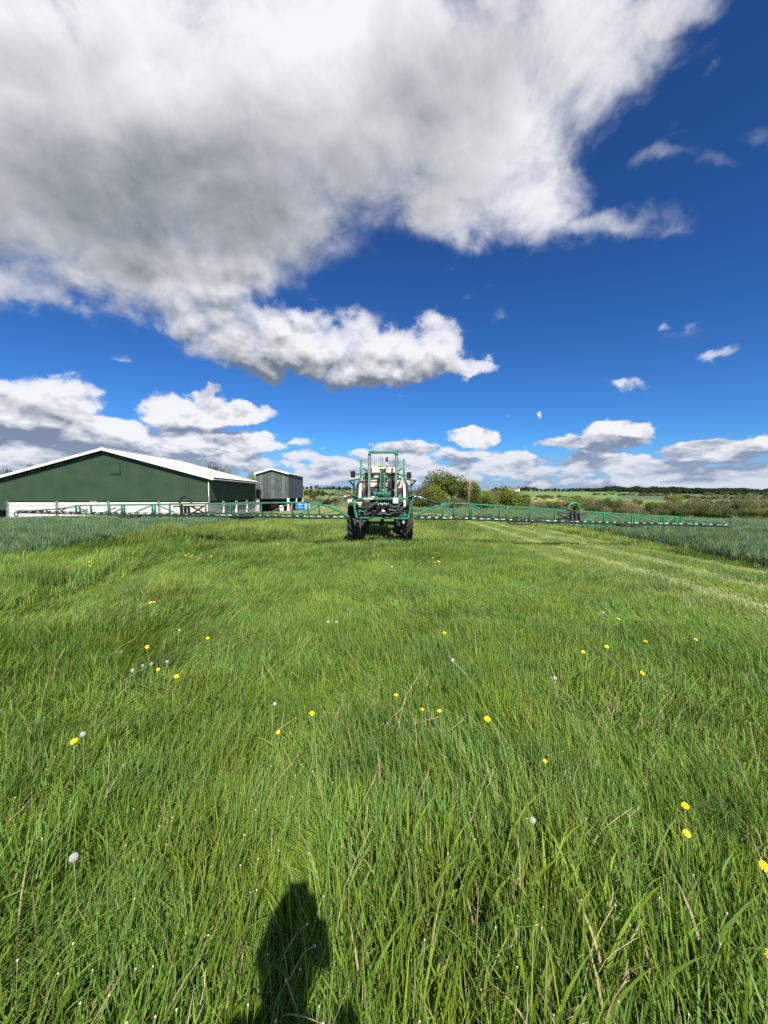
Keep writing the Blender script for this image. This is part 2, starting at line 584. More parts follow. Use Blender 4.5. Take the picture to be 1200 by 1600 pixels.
# ------------------------------------------------------------------ ground shape
# the meadow is the top of a broad ridge: it falls away beyond the machine, then the far side of the valley rises
T_K = np.array([-1.1, -0.2, 0.1, 0.35, 0.7, 1.0])
PROF = [
    ([0, 15, 42, 60, 90, 160, 400, 800, 1500, 3500], [0, -0.15, -1.2, -1.5, -1.8, -3, -6, 4, 16, 30]),
    ([0, 13, 30, 60, 90, 120, 300, 500, 700, 1000, 1200, 1600, 3500], [0, -0.07, -0.2, -1.0, -1.3, -1.6, -4.6, -2.8, 2.4, 14, 22.5, 24, 20]),
    ([0, 13, 30, 60, 100, 150, 300, 600, 1000, 1500, 2500, 3500], [0, -0.07, -0.22, -1.2, -2.0, -4, -9, -7, 0, 11.0, 34, 36]),
    ([0, 13, 30, 60, 110, 160, 300, 450, 700, 1000, 1500, 2500, 3500], [0, -0.08, -0.32, -1.6, -2.7, -6, -14, -8.2, -5.0, 1.6, 19, 38, 40]),
    ([0, 15, 30, 60, 130, 200, 400, 600, 900, 1400, 2000, 2800, 3500], [0, -0.12, -0.7, -2.3, -6.0, -11, -18, -13.4, -6.5, 5, 20.5, 38, 40]),
    ([0, 15, 30, 60, 110, 200, 400, 600, 1000, 1500, 2200, 3000, 3600], [0, -0.16, -0.95, -2.6, -5.8, -11, -15.7, -15.0, -8.8, 0.6, 19, 35, 37]),
]
_G = np.concatenate([np.arange(0, 60, 1.0), np.geomspace(60, 4000, 260)])
_TAB = []
for ys, hs in PROF:
    h_ = np.interp(_G, ys, hs)
    for _ in range(10):                # round the kinks off
        h_[1:-1] = 0.25 * h_[:-2] + 0.5 * h_[1:-1] + 0.25 * h_[2:]
    _TAB.append(h_)
_TAB = np.array(_TAB)


def vnoise(x, y, seed=0):
    """smooth value noise, vectorised"""
    x = np.asarray(x, float)
    y = np.asarray(y, float)
    xi, yi = np.floor(x).astype(np.int64), np.floor(y).astype(np.int64)
    xf, yf = x - xi, y - yi
    xf = xf * xf * (3 - 2 * xf)
    yf = yf * yf * (3 - 2 * yf)

    def hsh(a, b):
        n = (a * 374761393 + b * 668265263 + seed * 982451653) & 0x7fffffff
        n = ((n ^ (n >> 13)) * 1274126177) & 0x7fffffff
        return ((n ^ (n >> 16)) & 0xffff) / 65535.0
    a, b, c, d = hsh(xi, yi), hsh(xi + 1, yi), hsh(xi, yi + 1), hsh(xi + 1, yi + 1)
    return (a * (1 - xf) + b * xf) * (1 - yf) + (c * (1 - xf) + d * xf) * yf


def fbm(x, y, seed=0, oct=3):
    s, a, t = 0, 1.0, 0
    for o in range(oct):
        s = s + a * vnoise(np.asarray(x) * 2 ** o, np.asarray(y) * 2 ** o, seed + o * 17)
        t += a
        a *= 0.5
    return s / t


def H(x, y):
    x = np.asarray(x, float)
    y = np.asarray(y, float)
    yy = np.maximum(y, 0)
    t = np.clip(x / np.maximum(yy, 15), T_K[0], T_K[-1])
    k = np.clip(np.searchsorted(T_K, t) - 1, 0, len(T_K) - 2)
    f = (t - T_K[k]) / (T_K[k + 1] - T_K[k])
    f = f * f * (3 - 2 * f)
    gi = np.interp(yy, _G, np.arange(len(_G)))
    i0 = np.clip(gi.astype(int), 0, len(_G) - 2)
    gf = gi - i0
    ha = _TAB[k, i0] * (1 - gf) + _TAB[k, i0 + 1] * gf
    hb = _TAB[k + 1, i0] * (1 - gf) + _TAB[k + 1, i0 + 1] * gf
    h = ha * (1 - f) + hb * f
    near = 0.07 * (fbm(x / 2.2, y / 2.2, 3) - 0.5)
    ed = x + 8.6 + 0.105 * np.clip(y - 8, 0, 40) - 1.0
    near = near + 0.09 * np.exp(-(ed / 0.75) ** 2) * fbm(x / 0.9, y / 1.5, 71, 2) * np.clip((y - 2) / 4, 0, 1) * np.clip((30 - y) / 10, 0, 1)
    lw = np.clip((-x - 1.5) / 3.0, 0, 1) * np.clip((y - 2) / 3, 0, 1) * np.clip((26 - y) / 10, 0, 1)
    near = near + 0.28 * lw * (fbm((x + 0.18 * y) / 0.75, y / 3.4, 88, 2) - 0.5)
    far = np.clip((yy - 350) / 600, 0, 1) * 5.0 * (fbm(x / 260, y / 260, 9) - 0.5)
    return h + near + far


def Hf(x, y):
    return float(H(np.array([x]), np.array([y]))[0])


# edges of the grass strip between the two wheat crops
def left_edge(y):
    return -8.6 - 0.105 * np.clip(np.asarray(y, float) - 8, 0, 40) + 0.35 * np.sin(np.asarray(y) * 0.35)


def right_edge(y):
    return 8.9 + 0.06 * np.clip(np.asarray(y, float) - 9, 0, 14) - 0.12 * np.clip(np.asarray(y, float) - 23, 0, 60) + 0.2 * np.sin(np.asarray(y) * 0.4 + 1)


def build_ground():
    ys = np.concatenate([-np.geomspace(3000, 12, 24), np.arange(-8, 60, 1.0), np.geomspace(60, 3600, 190)])
    ts = np.sort(np.concatenate([np.linspace(-1.5, 1.5, 240), [-60, -20, -8, -4, -2.4, -2, -1.7, 1.7, 2, 2.4, 4, 8, 20, 60]]))
    Y, T = np.meshgrid(ys, ts, indexing='ij')
    X = T * np.maximum(np.abs(Y), 15)
    Z = H(X, Y)
    n, m = Y.shape
    v = np.stack([X, Y, Z], -1).reshape(-1, 3)
    idx = np.arange(n * m).reshape(n, m)
    f = np.stack([idx[:-1, :-1], idx[:-1, 1:], idx[1:, 1:], idx[1:, :-1]], -1).reshape(-1, 4)
    me = bpy.data.meshes.new('ground')
    me.from_pydata(v.tolist(), [], f.tolist())
    me.polygons.foreach_set('use_smooth', [True] * len(f))
    # land use: what grows where
    x, y = v[:, 0], v[:, 1]
    t = x / np.maximum(y, 15)
    col = np.tile(np.array([0.045, 0.065, 0.02]), (len(v), 1))
    wheat = ((x < left_edge(y)) | (x > right_edge(y))) & (y > -200) & (y < 140)
    col[wheat] = (0.035, 0.055, 0.03)
    past = (y > 34) & (x > -28 - 0.1 * y) & (t < 0.02)
    col[past] = (0.13, 0.165, 0.05)
    far = y > 150
    pal = np.array([(0.105, 0.18, 0.045), (0.13, 0.19, 0.05), (0.075, 0.13, 0.06), (0.20, 0.225, 0.07), (0.09, 0.16, 0.05), (0.15, 0.17, 0.06), (0.12, 0.20, 0.06)])
    wx, wy = x + 40 * (fbm(x / 200, y / 200, 4) - .5), y * 0.55 + 30 * (fbm(x / 150, y / 150, 5) - .5)
    cs = 210.0
    ci, cj = np.floor(wx / cs), np.floor(wy / cs + 0.37 * (ci_ := np.floor(wx / cs)))
    key = ((ci.astype(np.int64) * 73856093) ^ (cj.astype(np.int64) * 19349663)) & 0x7fffffff
    col[far] = pal[(key // 7) % len(pal)][far]
    z1 = (t > 0.30) & (t < 0.80) & (y > 380) & (y < 800)
    col[z1] = (0.27, 0.28, 0.075)                          # yellow-green ley
    z2 = (t > 0.37) & (t < 0.70) & (y > 800) & (y < 1900)
    col[z2] = (0.125, 0.215, 0.065)                          # bright young corn on the hill
    z3 = (t >= 0.62) & (y > 900) & (y < 1500)
    col[z3] = (0.085, 0.135, 0.08)
    z4 = (t > -0.3) & (t < 0.0) & (y > 300) & (y < 760)
    col[z4] = (0.15, 0.20, 0.06)
    z5 = (t > -0.3) & (t < 0.05) & (y >= 760)
    col[z5] = (0.125, 0.19, 0.06)
    haze_fade = np.clip((y - 120) / 100, 0, 1)[:, None]  # distance haze put into the colour of the far land
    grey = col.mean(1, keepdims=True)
    col = col * (1 - haze_fade) + haze_fade * (col * 0.88 + grey * 0.14)
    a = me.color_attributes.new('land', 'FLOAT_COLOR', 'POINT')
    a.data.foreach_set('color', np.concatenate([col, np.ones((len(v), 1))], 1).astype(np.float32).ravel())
    m_ = bpy.data.materials.new('ground_land')
    m_.use_nodes = True
    w = NT(m_.node_tree)
    b = w.n['Principled BSDF']
    b.inputs['Roughness'].default_value = 0.95
    b.inputs['Specular IOR Level'].default_value = 0.1
    at = w.n.new('ShaderNodeAttribute')
    at.attribute_name = 'land'
    pos = w.n.new('ShaderNodeNewGeometry').outputs['Position']
    n1 = w.noise(pos, 0.03, 6, 0.6)
    n2 = w.noise(pos, 0.9, 6, 0.65)
    c = w.mix(1.0, at.outputs['Color'], w.mix(w.smooth(n1, 0.3, 0.7), (0.78, 0.80, 0.75), (1.18, 1.12, 1.05)), 'MULTIPLY')
    c = w.mix(1.0, c, w.mix(w.smooth(n2, 0.3, 0.7), (0.72, 0.76, 0.7), (1.25, 1.2, 1.15)), 'MULTIPLY')
    w.l.new(c, b.inputs['Base Color'])
    me.materials.append(m_)
    o = bpy.data.objects.new('ground', me)
    C.objects.link(o)
    tag(o, kind='structure')


build_ground()


def sheet(name, px_poly, m, dz=0.02, sub=10):
    """an irregular patch of bare ground laid on the terrain; px_poly holds (X, Y) of its outline"""
    cx = sum(p[0] for p in px_poly) / len(px_poly)
    cy = sum(p[1] for p in px_poly) / len(px_poly)
    vs, fs = [], []
    n = len(px_poly)
    for r in range(sub + 1):
        for (x, y) in px_poly:
            k = r / sub
            X, Y = cx + (x - cx) * k, cy + (y - cy) * k
            vs.append((X, Y, Hf(X, Y) + dz))
    for r in range(sub):
        for i in range(n):
            j = (i + 1) % n
            fs.append((r * n + i, r * n + j, (r + 1) * n + j, (r + 1) * n + i))
    b = MB()
    b.add(vs, fs, True)
    return tag(b.build(name, m), kind='structure')


def blob(cx, cy, rx, ry, n=28, seed=1, j=0.25):
    r_ = random.Random(seed)
    ph = [r_.uniform(0, 6.28) for _ in range(4)]
    out = []
    for i in range(n):
        a = 2 * math.pi * i / n
        k = 1 + j * (math.sin(2 * a + ph[0]) * 0.5 + math.sin(3 * a + ph[1]) * 0.4 + math.sin(7 * a + ph[2]) * 0.25)
        out.append((cx + rx * k * math.cos(a), cy + ry * k * math.sin(a)))
    return out


sheet('soil_patch', blob(-8.2, 78, 7.5, 9, seed=3), M['soil'], 0.08)
sheet('soil_patch', blob(20, 99, 13, 5, seed=5), M['soil'], 0.1)
sheet('soil_patch', blob(41, 104, 8, 4, seed=6), M['soil'], 0.1)


# ------------------------------------------------------------------ grass and crops
def leaf_material(name, cols, dead=(0.36, 0.29, 0.16), trans=0.35, rough=0.5, spec=0.35, patch=0.35, patchcol=(0.10, 0.14, 0.03)):
    """cols: base of blade, tip of blade (dark variant, light variant)"""
    m = bpy.data.materials.new(name)
    m.use_nodes = True
    w = NT(m.node_tree)
    w.n.clear()
    out = w.n.new('ShaderNodeOutputMaterial')
    at = w.n.new('ShaderNodeAttribute')
    at.attribute_name = 'blade'
    s = w.n.new('ShaderNodeSeparateColor')
    w.l.new(at.outputs['Color'], s.inputs[0])
    rnd, hgt, dd = s.outputs[0], s.outputs[1], s.outputs[2]
    oi = w.n.new('ShaderNodeObjectInfo').outputs['Random']
    pos = w.n.new('ShaderNodeNewGeometry').outputs['Position']
    lo, dark, lite = cols
    c = w.mix(rnd, dark, lite)
    c = w.mix(w.math('MULTIPLY', w.math('SUBTRACT', 1.0, hgt), 0.55), c, lo)
    n1 = w.noise(pos, 0.35, 5, 0.6)
    n2 = w.noise(pos, 1.7, 4, 0.6)
    pf = w.math('MULTIPLY', w.smooth(w.math('ADD', w.math('MULTIPLY', n1, 0.6), w.math('MULTIPLY', n2, 0.4)), 0.40, 0.62), patch)
    c = w.mix(pf, c, patchcol)
    k = w.math('MULTIPLY_ADD', oi, 0.75, 0.62)
    c = w.vec('SCALE', c, k)
    oi2 = w.math('FRACT', w.math('MULTIPLY', oi, 17.31))
    c = w.mix(1.0, c, w.mix(w.smooth(oi2, 0.15, 0.85), (0.86, 0.98, 1.5), (1.18, 1.03, 0.8)), 'MULTIPLY')
    c = w.mix(dd, c, dead)
    p = w.n.new('ShaderNodeBsdfPrincipled')
    w.l.new(c, p.inputs['Base Color'])
    p.inputs['Roughness'].default_value = rough
    p.inputs['Specular IOR Level'].default_value = spec
    tr = w.n.new('ShaderNodeBsdfTranslucent')
    w.l.new(w.mix(1.0, c, (1.15, 1.25, 0.6), 'MULTIPLY'), tr.inputs[0])
    mx = w.n.new('ShaderNodeMixShader')
    mx.inputs[0].default_value = trans
    w.l.new(p.outputs[0], mx.inputs[1])
    w.l.new(tr.outputs[0], mx.inputs[2])
    w.l.new(mx.outputs[0], out.inputs[0])
    return m


MG = leaf_material('meadow_grass', ((0.11, 0.14, 0.02), (0.068, 0.155, 0.013), (0.185, 0.295, 0.042)), trans=0.36, rough=0.6, spec=0.22, patchcol=(0.20, 0.275, 0.05))
MW = leaf_material('wheat_leaf', ((0.055, 0.08, 0.025), (0.062, 0.122, 0.042), (0.205, 0.29, 0.132)), trans=0.28, rough=0.55, spec=0.18, patch=0.3, patchcol=(0.095, 0.17, 0.075))
MF = leaf_material('paler_meadow_grass', ((0.12, 0.145, 0.025), (0.09, 0.166, 0.02), (0.218, 0.298, 0.058)), trans=0.37, rough=0.6, spec=0.22, patch=0.45, patchcol=(0.235, 0.28, 0.065))
MP = leaf_material('short_grass', ((0.24, 0.28, 0.09), (0.22, 0.28, 0.07), (0.35, 0.40, 0.13)), trans=0.3, patch=0.25, patchcol=(0.22, 0.30, 0.07))


def tuft_mesh(name, m, n, radius, hmin, hmax, width, lean, lean_sd, curl, spread, segs, seed, dead=0.05, fan=0.0, broad=1.0):
    """a clump of single blades; they lean towards +X with some spread"""
    g = np.random.default_rng(seed)
    vs, fs, cs = [], [], []
    for b in range(n):
        r = radius * math.sqrt(g.random())
        a = g.random() * 2 * math.pi
        base = np.array([r * math.cos(a), r * math.sin(a), -0.02])
        phi = g.normal(0, spread)
        if fan and g.random() < fan:
            phi = a + g.normal(0, 0.4)
        th0 = abs(g.normal(lean * 0.35, lean_sd * 0.5))
        th1 = th0 + max(0.0, g.normal(curl, curl * 0.6)) + max(0, g.normal(lean * 0.65, lean_sd * 0.5))
        L = hmin + (hmax - hmin) * g.beta(2.2, 2.0)
        isd = 1.0 if g.random() < dead else 0.0
        if isd and g.random() < 0.5:
            L *= 1.1
        w_ = width * (0.45 + 1.25 * g.random() ** 1.6) * (0.6 if isd else 1.0)
        psi = phi + g.normal(0, 0.7) + math.pi / 2
        side = np.array([math.cos(psi), math.sin(psi), 0.0])
        hd = np.array([math.cos(phi), math.sin(phi), 0.0])
        p = base.copy()
        o = len(vs)
        rnd = g.random()
        tw = g.normal(0, 0.6)
        for s in range(segs):
            k = s / segs
            ww = w_ * (0.75 + 0.6 * k * broad if k < 0.45 else (1.02 * (1 - (k - 0.45) / 0.55) ** 0.8 + 0.0)) * 0.5
            sd = side * math.cos(tw * k) + np.array([0, 0, 1.0]) * math.sin(tw * k) * 0.4
            vs.append(p - sd * ww)
            vs.append(p + sd * ww)
            cs += [(rnd, k, isd, 1)] * 2
            th = min(th0 + (th1 - th0) * (k + 0.5 / segs) ** 1.3, 2.3)
            p = p + (hd * math.sin(th) + np.array([0, 0, 1.0]) * math.cos(th)) * L / segs
        vs.append(p)
        cs.append((rnd, 1.0, isd, 1))
        for s in range(segs - 1):
            fs.append((o + 2 * s, o + 2 * s + 1, o + 2 * s + 3, o + 2 * s + 2))
        fs.append((o + 2 * segs - 2, o + 2 * segs - 1, o + 2 * segs))
    me = bpy.data.meshes.new(name)
    me.from_pydata([tuple(v) for v in vs], [], fs)
    me.polygons.foreach_set('use_smooth', [True] * len(fs))
    a_ = me.color_attributes.new('blade', 'FLOAT_COLOR', 'POINT')
    a_.data.foreach_set('color', np.array(cs, dtype=np.float32).ravel())
    me.materials.append(m)
    return me


def scatter(name, protos, pts, rotz, scl, idx, tilt=None, label=None):
    """one stuff object: points carrying rotation, size and kind; geometry nodes put a clump on each"""
    col = bpy.data.collections.new(name + '_kinds')
    for i, me in enumerate(protos):
        col.objects.link(bpy.data.objects.new('%s_kind_%02d' % (name, i), me))
    me = bpy.data.meshes.new(name)
    n = len(pts)
    me.vertices.add(n)
    me.vertices.foreach_set('co', np.asarray(pts, np.float32).ravel())
    rot = np.zeros((n, 3), np.float32)
    rot[:, 2] = rotz
    if tilt is not None:
        rot[:, 0] = tilt[:, 0]
        rot[:, 1] = tilt[:, 1]
    for nm, ty, arr in (('rot', 'FLOAT_VECTOR', rot), ('scl', 'FLOAT_VECTOR', np.asarray(scl, np.float32))):
        a = me.attributes.new(nm, ty, 'POINT')
        a.data.foreach_set('vector', arr.ravel())
    a = me.attributes.new('kid', 'INT', 'POINT')
    a.data.foreach_set('value', np.asarray(idx, np.int32))
    o = bpy.data.objects.new(name, me)
    C.objects.link(o)
    t = bpy.data.node_groups.new(name + '_nodes', 'GeometryNodeTree')
    t.interface.new_socket('Geometry', in_out='INPUT', socket_type='NodeSocketGeometry')
    t.interface.new_socket('Geometry', in_out='OUTPUT', socket_type='NodeSocketGeometry')
    N, L = t.nodes, t.links
    gi, go = N.new('NodeGroupInput'), N.new('NodeGroupOutput')
    ip = N.new('GeometryNodeInstanceOnPoints')
    ci = N.new('GeometryNodeCollectionInfo')
    ci.inputs['Collection'].default_value = col
    ci.inputs['Separate Children'].default_value = True
    ci.inputs['Reset Children'].default_value = True

    def attr(nm, ty):
        a = N.new('GeometryNodeInputNamedAttribute')
        a.data_type = ty
        a.inputs['Name'].default_value = nm
        return a.outputs[0]
    er = N.new('FunctionNodeEulerToRotation')
    L.new(attr('rot', 'FLOAT_VECTOR'), er.inputs[0])
    L.new(gi.outputs[0], ip.inputs['Points'])
    L.new(ci.outputs[0], ip.inputs['Instance'])
    ip.inputs['Pick Instance'].default_value = True
    L.new(attr('kid', 'INT'), ip.inputs['Instance Index'])
    L.new(er.outputs[0], ip.inputs['Rotation'])
    L.new(attr('scl', 'FLOAT_VECTOR'), ip.inputs['Scale'])
    L.new(ip.outputs[0], go.inputs[0])
    md = o.modifiers.new('scatter', 'NODES')
    md.node_group = t
    tag(o, kind='stuff', label=label)
    return o


def jitter_grid(x0, x1, y0, y1, step):
    xs = np.arange(x0, x1, step)
    ys = np.arange(y0, y1, step)
    X, Y = np.meshgrid(xs, ys)
    X = X.ravel() + rng.uniform(-.55, .55, X.size) * step
    Y = Y.ravel() + rng.uniform(-.55, .55, Y.size) * step
    return X, Y


def lean_angle(x, y):
    """which way the wind has laid the grass (0 = to the right, pi/2 = away)"""
    a = 0.75 + 2.6 * (fbm(x / 3.2 + 5, y / 3.6, 21) - 0.5) * 2
    return a


LANES = ((4.3, 0.33), (5.5, 0.42), (6.9, 0.45), (7.9, 0.3))      # mown wheel lanes on the right


def lane_k(x, y):
    c = x - 0.02 * y - 0.15 * np.sin(y * 0.4)
    return np.clip((2.25 - np.abs(c - 6.15)) / 0.35, 0, 1) * np.clip((y - 2.2) / 3, 0, 1)


def grass():
    up, le, ly = [], [], []
    P1 = []      # nearest
    for i in range(4):
        P1.append(tuft_mesh('near_upright', MG, 105, 0.17, 0.10, 0.27, 0.0056, 0.25, 0.25, 0.5, 0.9, 5, 10 + i, dead=0.03, fan=0.3))
    for i in range(4):
        P1.append(tuft_mesh('near_leaning', MG, 105, 0.17, 0.12, 0.30, 0.0056, 0.65, 0.22, 0.6, 0.45, 5, 20 + i, dead=0.05))
    for i in range(3):
        P1.append(tuft_mesh('near_laid', MG, 95, 0.19, 0.16, 0.36, 0.0055, 1.25, 0.2, 0.5, 0.35, 5, 30 + i, dead=0.05))
    for i in range(2):
        P1.append(tuft_mesh('near_broad', MG, 42, 0.15, 0.16, 0.35, 0.0085, 0.3, 0.25, 0.7, 0.8, 5, 40 + i, dead=0.03, fan=0.4))
    P2 = []
    for i in range(4):
        P2.append(tuft_mesh('mid_upright', MG, 120, 0.24, 0.09, 0.24, 0.0088, 0.3, 0.25, 0.5, 0.9, 3, 50 + i, dead=0.06, fan=0.2))
    for i in range(4):
        P2.append(tuft_mesh('mid_leaning', MG, 115, 0.24, 0.11, 0.27, 0.0088, 0.7, 0.22, 0.6, 0.45, 3, 60 + i, dead=0.035))
    for i in range(3):
        P2.append(tuft_mesh('mid_laid', MG, 110, 0.26, 0.14, 0.32, 0.0085, 1.25, 0.2, 0.5, 0.35, 3, 70 + i, dead=0.05))
    P3 = []
    for i in range(5):
        P3.append(tuft_mesh('far_clump', MF, 90, 0.40, 0.13, 0.32, 0.022, 0.45, 0.3, 0.6, 0.8, 2, 80 + i, dead=0.035))

    def prep(step, y0, y1, xr, keep=1.0):
        X, Y = jitter_grid(-xr, xr, y0, y1, step)
        lim = 1.12 * np.maximum(Y, 0) + 2.6
        ok = (np.abs(X) < lim) & (X > left_edge(Y) - 0.4) & (X < right_edge(Y) + 0.3)
        return X[ok], Y[ok]

    def common(X, Y):
        lk = lane_k(X, Y)
        hmod = 0.62 + 0.75 * fbm(X / 1.3, Y / 1.3, 31)
        ridge = np.exp(-((X - left_edge(Y) - 1.1) / 1.3) ** 2) * np.clip((Y - 3) / 4, 0, 1) * np.clip((22 - Y) / 9, 0, 1)
        hfar = 1 - 0.35 * np.clip((Y - 15) / 8, 0, 1) * np.clip((-X - 4) / 4, 0, 1)
        ridge2 = np.exp(-((X - right_edge(Y) + 0.8) / 0.7) ** 2) * np.clip((Y - 3) / 4, 0, 1)
        hmod = hmod * (1 + 0.55 * ridge * fbm(X / .9, Y / .9, 77, 2) * 1.6 + 0.1 * ridge2)
        hmod = hmod * (1 - 0.72 * lk)
        # swirls of long windblown grass along the left side
        lw = np.clip((-X - 1.5) / 3.0, 0, 1) * np.clip((Y - 2) / 3, 0, 1)
        wave = fbm((X + 0.18 * Y) / 0.75, Y / 3.4, 88, 2)
        hmod = hmod * (1 + lw * (2.0 * wave - 0.85))
        # soft hollows where grass has been trodden or laid
        hol = np.clip((fbm(X / 2.6 + 40, Y / 3.4, 41) - 0.60) * 5, 0, 1)
        hmod = hmod * (1 - 0.35 * hol)
        laid = fbm(X / 1.9 + 11, Y / 2.1, 51) - 0.05 * np.clip(X + 2, 0, 2)
        hmod = hmod * hfar
        hmod = hmod * rng.uniform(0.62, 1.18, X.size)
        rot = lean_angle(X, Y) + rng.normal(0, 0.55, X.size)
        return lk, hmod, ridge, laid, rot

    # 1: the first metres
    X, Y = prep(0.125, -1.6, 4.6, 7.5)
    lk, hm, ridge, laid, rot = common(X, Y)
    u = rng.random(X.size)
    idx = np.where(laid + 0.12 * (u - .5) > 0.60, 8 + rng.integers(0, 3, X.size), np.where(laid + 0.2 * (u - .5) > 0.46, 4 + rng.integers(0, 4, X.size), rng.integers(0, 4, X.size)))
    broad = (fbm(X / 0.7, Y / 0.7, 61, 2) > 0.60) & (u < 0.6)
    idx = np.where(broad, 11 + rng.integers(0, 2, X.size), idx)
    s = rng.uniform(0.85, 1.2, X.size)
    scl = np.stack([s, s, s * hm], 1)
    scatter('meadow_grass', P1, np.stack([X, Y, H(X, Y)], 1), rot, scl, idx, label='long green meadow grass close to the camera')
    # 2
    X, Y = prep(0.18, 4.4, 15.6, 16)
    k0 = Y < 12.6 + 5 * (fbm(X / 1.5, Y / 1.5, 15, 2) - 0.35)
    X, Y = X[k0], Y[k0]
    lk, hm, ridge, laid, rot = common(X, Y)
    short = lk > 0.55
    u = rng.random(X.size)
    idx = np.where((laid + 0.5 * ridge + 0.12 * (u - .5) > 0.60), 8 + rng.integers(0, 3, X.size), np.where(laid + 0.2 * (u - .5) > 0.46, 4 + rng.integers(0, 4, X.size), rng.integers(0, 4, X.size)))
    s = rng.uniform(0.9, 1.25, X.size)
    scl = np.stack([s, s, s * hm], 1)
    k = ~short
    scatter('meadow_grass', P2, np.stack([X, Y, H(X, Y)], 1)[k], rot[k], scl[k], idx[k], label='wind swept meadow grass between camera and sprayer')
    X2, Y2 = X[short], Y[short]
    # 3
    X, Y = prep(0.27, 10.6, 37, 13)
    k0 = Y > 12.5 + 5 * (fbm(X / 1.5, Y / 1.5, 15, 2) - 0.35)
    X, Y = X[k0], Y[k0]
    lk, hm, ridge, laid, rot = common(X, Y)
    short3 = lk > 0.55
    k = ~short3
    s = rng.uniform(0.9, 1.25, X.size)
    scl = np.stack([s, s, s * hm], 1)
    scatter('meadow_grass', P3, np.stack([X, Y, H(X, Y)], 1)[k], rot[k], scl[k], rng.integers(0, 5, X.size)[k], label='paler grass around and beyond the sprayer')
    # mown lanes
    X2 = np.concatenate([X2, X[short3]])
    Y2 = np.concatenate([Y2, Y[short3]])
    P4 = [tuft_mesh('mown_clump', MP, 150, 0.26, 0.05, 0.11, 0.010, 0.8, 0.3, 0.5, 1.0, 2, 100 + i, dead=0.05) for i in range(4)]
    P4 += [tuft_mesh('aftermath_clump', MF, 150, 0.26, 0.09, 0.17, 0.010, 0.6, 0.3, 0.5, 0.8, 2, 110 + i, dead=0.03) for i in range(3)]
    s = rng.uniform(0.9, 1.2, X2.size)
    sx = X2 - 0.02 * Y2 - 0.25 * (fbm(X2 / 3, Y2 / 6, 61, 2) - 0.5)
    pale = np.sin(sx * 2 * np.pi / 1.28 + 0.6) + rng.normal(0, 0.3, X2.size) > -0.45
    kid = np.where(pale, rng.integers(0, 4, X2.size), 4 + rng.integers(0, 3, X2.size))
    scatter('mown_grass', P4, np.stack([X2, Y2, H(X2, Y2)], 1), 1.4 + rng.normal(0, 0.5, X2.size), np.stack([s * 1.1, s * 1.1, s], 1), kid, label='short pale mown stripes running along the right of the meadow')
    # rough pasture beyond, towards the valley
    X, Y = jitter_grid(-40, 12, 35, 105, 0.95)
    ok = (X > -26 - 0.06 * Y) & (X < right_edge(Y)) & (np.hypot((X + 8.2) / 7.0, (Y - 78) / 8.5) > 1)
    ok &= ~((X > -32) & (X < -15) & (Y > 40) & (Y < 82))
    X, Y = X[ok], Y[ok]
    P5 = [tuft_mesh('pasture_clump', MP, 130, 0.95, 0.12, 0.34, 0.06, 0.5, 0.3, 0.6, 1.5, 2, 120 + i, dead=0.05) for i in range(4)]
    s = rng.uniform(0.9, 1.3, X.size)
    scatter('rough_pasture', P5, np.stack([X, Y, H(X, Y)], 1), rng.uniform(0, 6.28, X.size), np.stack([s, s, s * 0.9], 1), rng.integers(0, 4, X.size), label='yellow green rough pasture beyond the grass strip')


grass()


def wheat():
    def kinds(tagname, n, rad, wd, seg, cnt, seed):
        return [tuft_mesh(tagname, MW, n, rad, 0.26, 0.56, wd, 0.15, 0.12, 0.6, 1.6, seg, seed + i, dead=0.01, fan=0.6) for i in range(cnt)]
    K1 = kinds('wheat_near', 42, 0.12, 0.017, 4, 6, 200)
    K2 = kinds('wheat_mid', 55, 0.22, 0.028, 3, 5, 220)
    K3 = kinds('wheat_far', 150, 1.15, 0.07, 2, 4, 240)
    out = []
    for (K, step, y0, y1, nm) in ((K1, 0.17, 5.0, 18, 0), (K2, 0.30, 17.7, 36, 1), (K3, 0.9, 35.6, 128, 2)):
        for side in (-1, 1):
            if side < 0:
                if nm == 2:
                    X, Y = jitter_grid(-52, -10, y0, 41, step)
                else:
                    X, Y = jitter_grid(-46, -7, y0, y1, step)
                ok = (X < left_edge(Y) - 0.1 * rng.random(X.size)) & (X > -1.2 * Y - 2)
            else:
                X, Y = jitter_grid(6, 150, y0, y1, step)
                hedge = 96 + 34 * np.clip((X / np.maximum(Y, 1) - 0.15) / 0.4, 0, 1) - 18 * np.clip((X / np.maximum(Y, 1) - 0.7) / 0.4, 0, 1)
                ok = (X > right_edge(Y) + 0.1 * rng.random(X.size)) & (X < 1.22 * Y + 2) & (Y < hedge)
                tr = np.abs(((X - 14.2) % 24.0)) < 0.0      # tramlines fall outside the view
                ok &= ~tr
            X, Y = X[ok], Y[ok]
            hm = (0.8 + 0.3 * fbm(X / 2.5, Y / 2.5, 91)) * rng.uniform(0.8, 1.15, X.size)
            s = rng.uniform(0.9, 1.2, X.size)
            scatter('wheat_crop', K, np.stack([X, Y, H(X, Y)], 1), 0.5 + rng.normal(0, 1.4, X.size), np.stack([s, s, s * hm], 1), rng.integers(0, len(K), X.size),
                    label='blue green young wheat crop %s of the grass strip' % ('left' if side < 0 else 'right'))


wheat()


